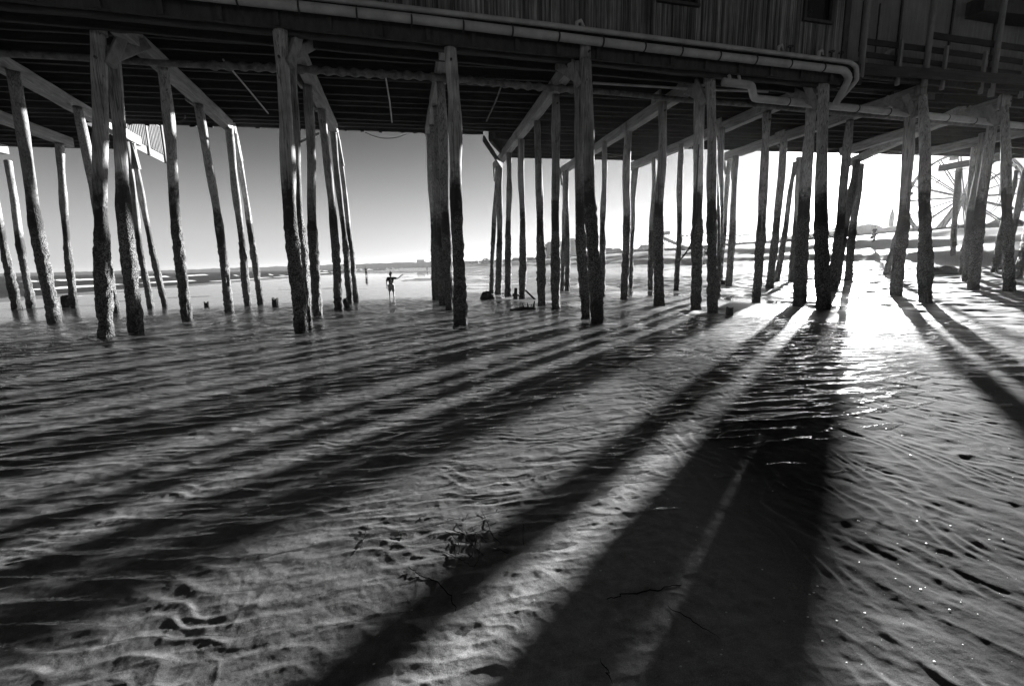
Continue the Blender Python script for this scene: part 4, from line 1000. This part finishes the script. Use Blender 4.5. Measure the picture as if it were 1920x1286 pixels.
for k in range(12):
    a = 2*math.pi*(k+.5)/12; e = vx*math.cos(a)+vz*math.sin(a); p = hub+e*RW
    MB().box(p+Vector((0, 0, -.9)), (1.0, 1.0, .8)).tube([p, p+Vector((0, 0, -.6))], .05, 5).build('gondola', M_STEEL, fw)
# low fair stalls round the wheel
for u0, u1, vt, vb, d, lab in ((1724, 1752, 428, 447, 112, 'pale pitched stall just left of the big wheel'), (1858, 1876, 424, 441, 118, 'low stall with a flat roof right of the big wheel'), (1892, 1925, 405, 440, 105, 'dark tall shed at the right edge beyond the pilings'), (1775, 1800, 432, 442, 125, 'low ticket booth under the big wheel')):
    coast_house(u0, u1, vt, vb, d, lab, .3, (1, 3), 'fair_stall', 'stalls of the fair', 6)

# ------------------------------------------------------------------ light, sky, air
SUN = ray(1613, 315).normalized()
el = math.asin(SUN.z); az = math.atan2(SUN.x, SUN.y)
sd = bpy.data.lights.new('sun', 'SUN'); sd.energy = 5.0; sd.angle = math.radians(.8); sd.color = (1, 1, 1)
so = bpy.data.objects.new('sun', sd); COL.objects.link(so); so.rotation_euler = (-SUN).to_track_quat('-Z', 'Y').to_euler()
w = bpy.data.worlds.new('World'); S.world = w; w.use_nodes = True; nt = w.node_tree; nt.nodes.clear()
sk = nt.nodes.new('ShaderNodeTexSky'); sk.sky_type = 'NISHITA'; sk.sun_disc = False; sk.sun_elevation = el; sk.sun_rotation = az
sk.air_density = 1.0; sk.dust_density = 1.6; sk.ozone_density = 1.0; sk.altitude = 0
sc = nt.nodes.new('ShaderNodeSeparateColor'); nt.links.new(sk.outputs[0], sc.inputs[0])
cc = nt.nodes.new('ShaderNodeCombineColor')           # red-filter black and white, as on the photograph
def wm(op, a, b):
    x = nt.nodes.new('ShaderNodeMath'); x.operation = op
    for i, v in enumerate((a, b)):
        if hasattr(v, 'is_linked'): nt.links.new(v, x.inputs[i])
        else: x.inputs[i].default_value = v
    return x.outputs[0]
tc = nt.nodes.new('ShaderNodeTexCoord'); dt = nt.nodes.new('ShaderNodeVectorMath'); dt.operation = 'DOT_PRODUCT'; nt.links.new(tc.outputs['Generated'], dt.inputs[0]); dt.inputs[1].default_value = SUN
dm = wm('MAXIMUM', dt.outputs['Value'], 0.0)
aure = wm('ADD', wm('MULTIPLY', wm('POWER', dm, 300.0), 40.0), wm('MULTIPLY', wm('POWER', dm, 60.0), 1.6))
r2 = wm('MULTIPLY', sc.outputs[0], sc.outputs[0])
film = wm('DIVIDE', wm('MULTIPLY', r2, .04), wm('ADD', 1.0, wm('MULTIPLY', r2, 1/22)))      # film response of the red-filtered sky
sx = nt.nodes.new('ShaderNodeSeparateXYZ'); nt.links.new(tc.outputs['Generated'], sx.inputs[0])
zq = wm('DIVIDE', sx.outputs[2], .168); pale = wm('MULTIPLY', wm('POWER', math.e, wm('MULTIPLY', wm('MULTIPLY', zq, zq), -1.0)), 1.72)   # pale band of sea air along the horizon
v = wm('ADD', wm('ADD', film, pale), aure)
for i in range(3): nt.links.new(v, cc.inputs[i])
bg = nt.nodes.new('ShaderNodeBackground'); bg.inputs['Strength'].default_value = .065; nt.links.new(cc.outputs[0], bg.inputs['Color'])
wo = nt.nodes.new('ShaderNodeOutputWorld'); nt.links.new(bg.outputs[0], wo.inputs['Surface'])

hz = MB().box((0, 700, 12), (7400, 6400, 50)); ho = hz.build('haze', None); tag(ho, 'thin bright sea haze in the low sun', 'haze', kind='stuff')
hm = bpy.data.materials.new('haze_air'); hm.use_nodes = True; hn = hm.node_tree; hn.nodes.clear()
pvn = hn.nodes.new('ShaderNodeVolumePrincipled'); pvn.inputs['Color'].default_value = g3(.95); pvn.inputs['Density'].default_value = .00015; pvn.inputs['Anisotropy'].default_value = .6
on = hn.nodes.new('ShaderNodeOutputMaterial'); hn.links.new(pvn.outputs[0], on.inputs['Volume']); ho.data.materials.append(hm)

S.view_settings.view_transform = 'Standard'; S.view_settings.look = 'None'; S.view_settings.exposure = 2.25; S.view_settings.gamma = 1
S.cycles.sample_clamp_direct = 14; S.cycles.max_bounces = 8; S.cycles.transparent_max_bounces = 16; S.cycles.sample_clamp_indirect = 3
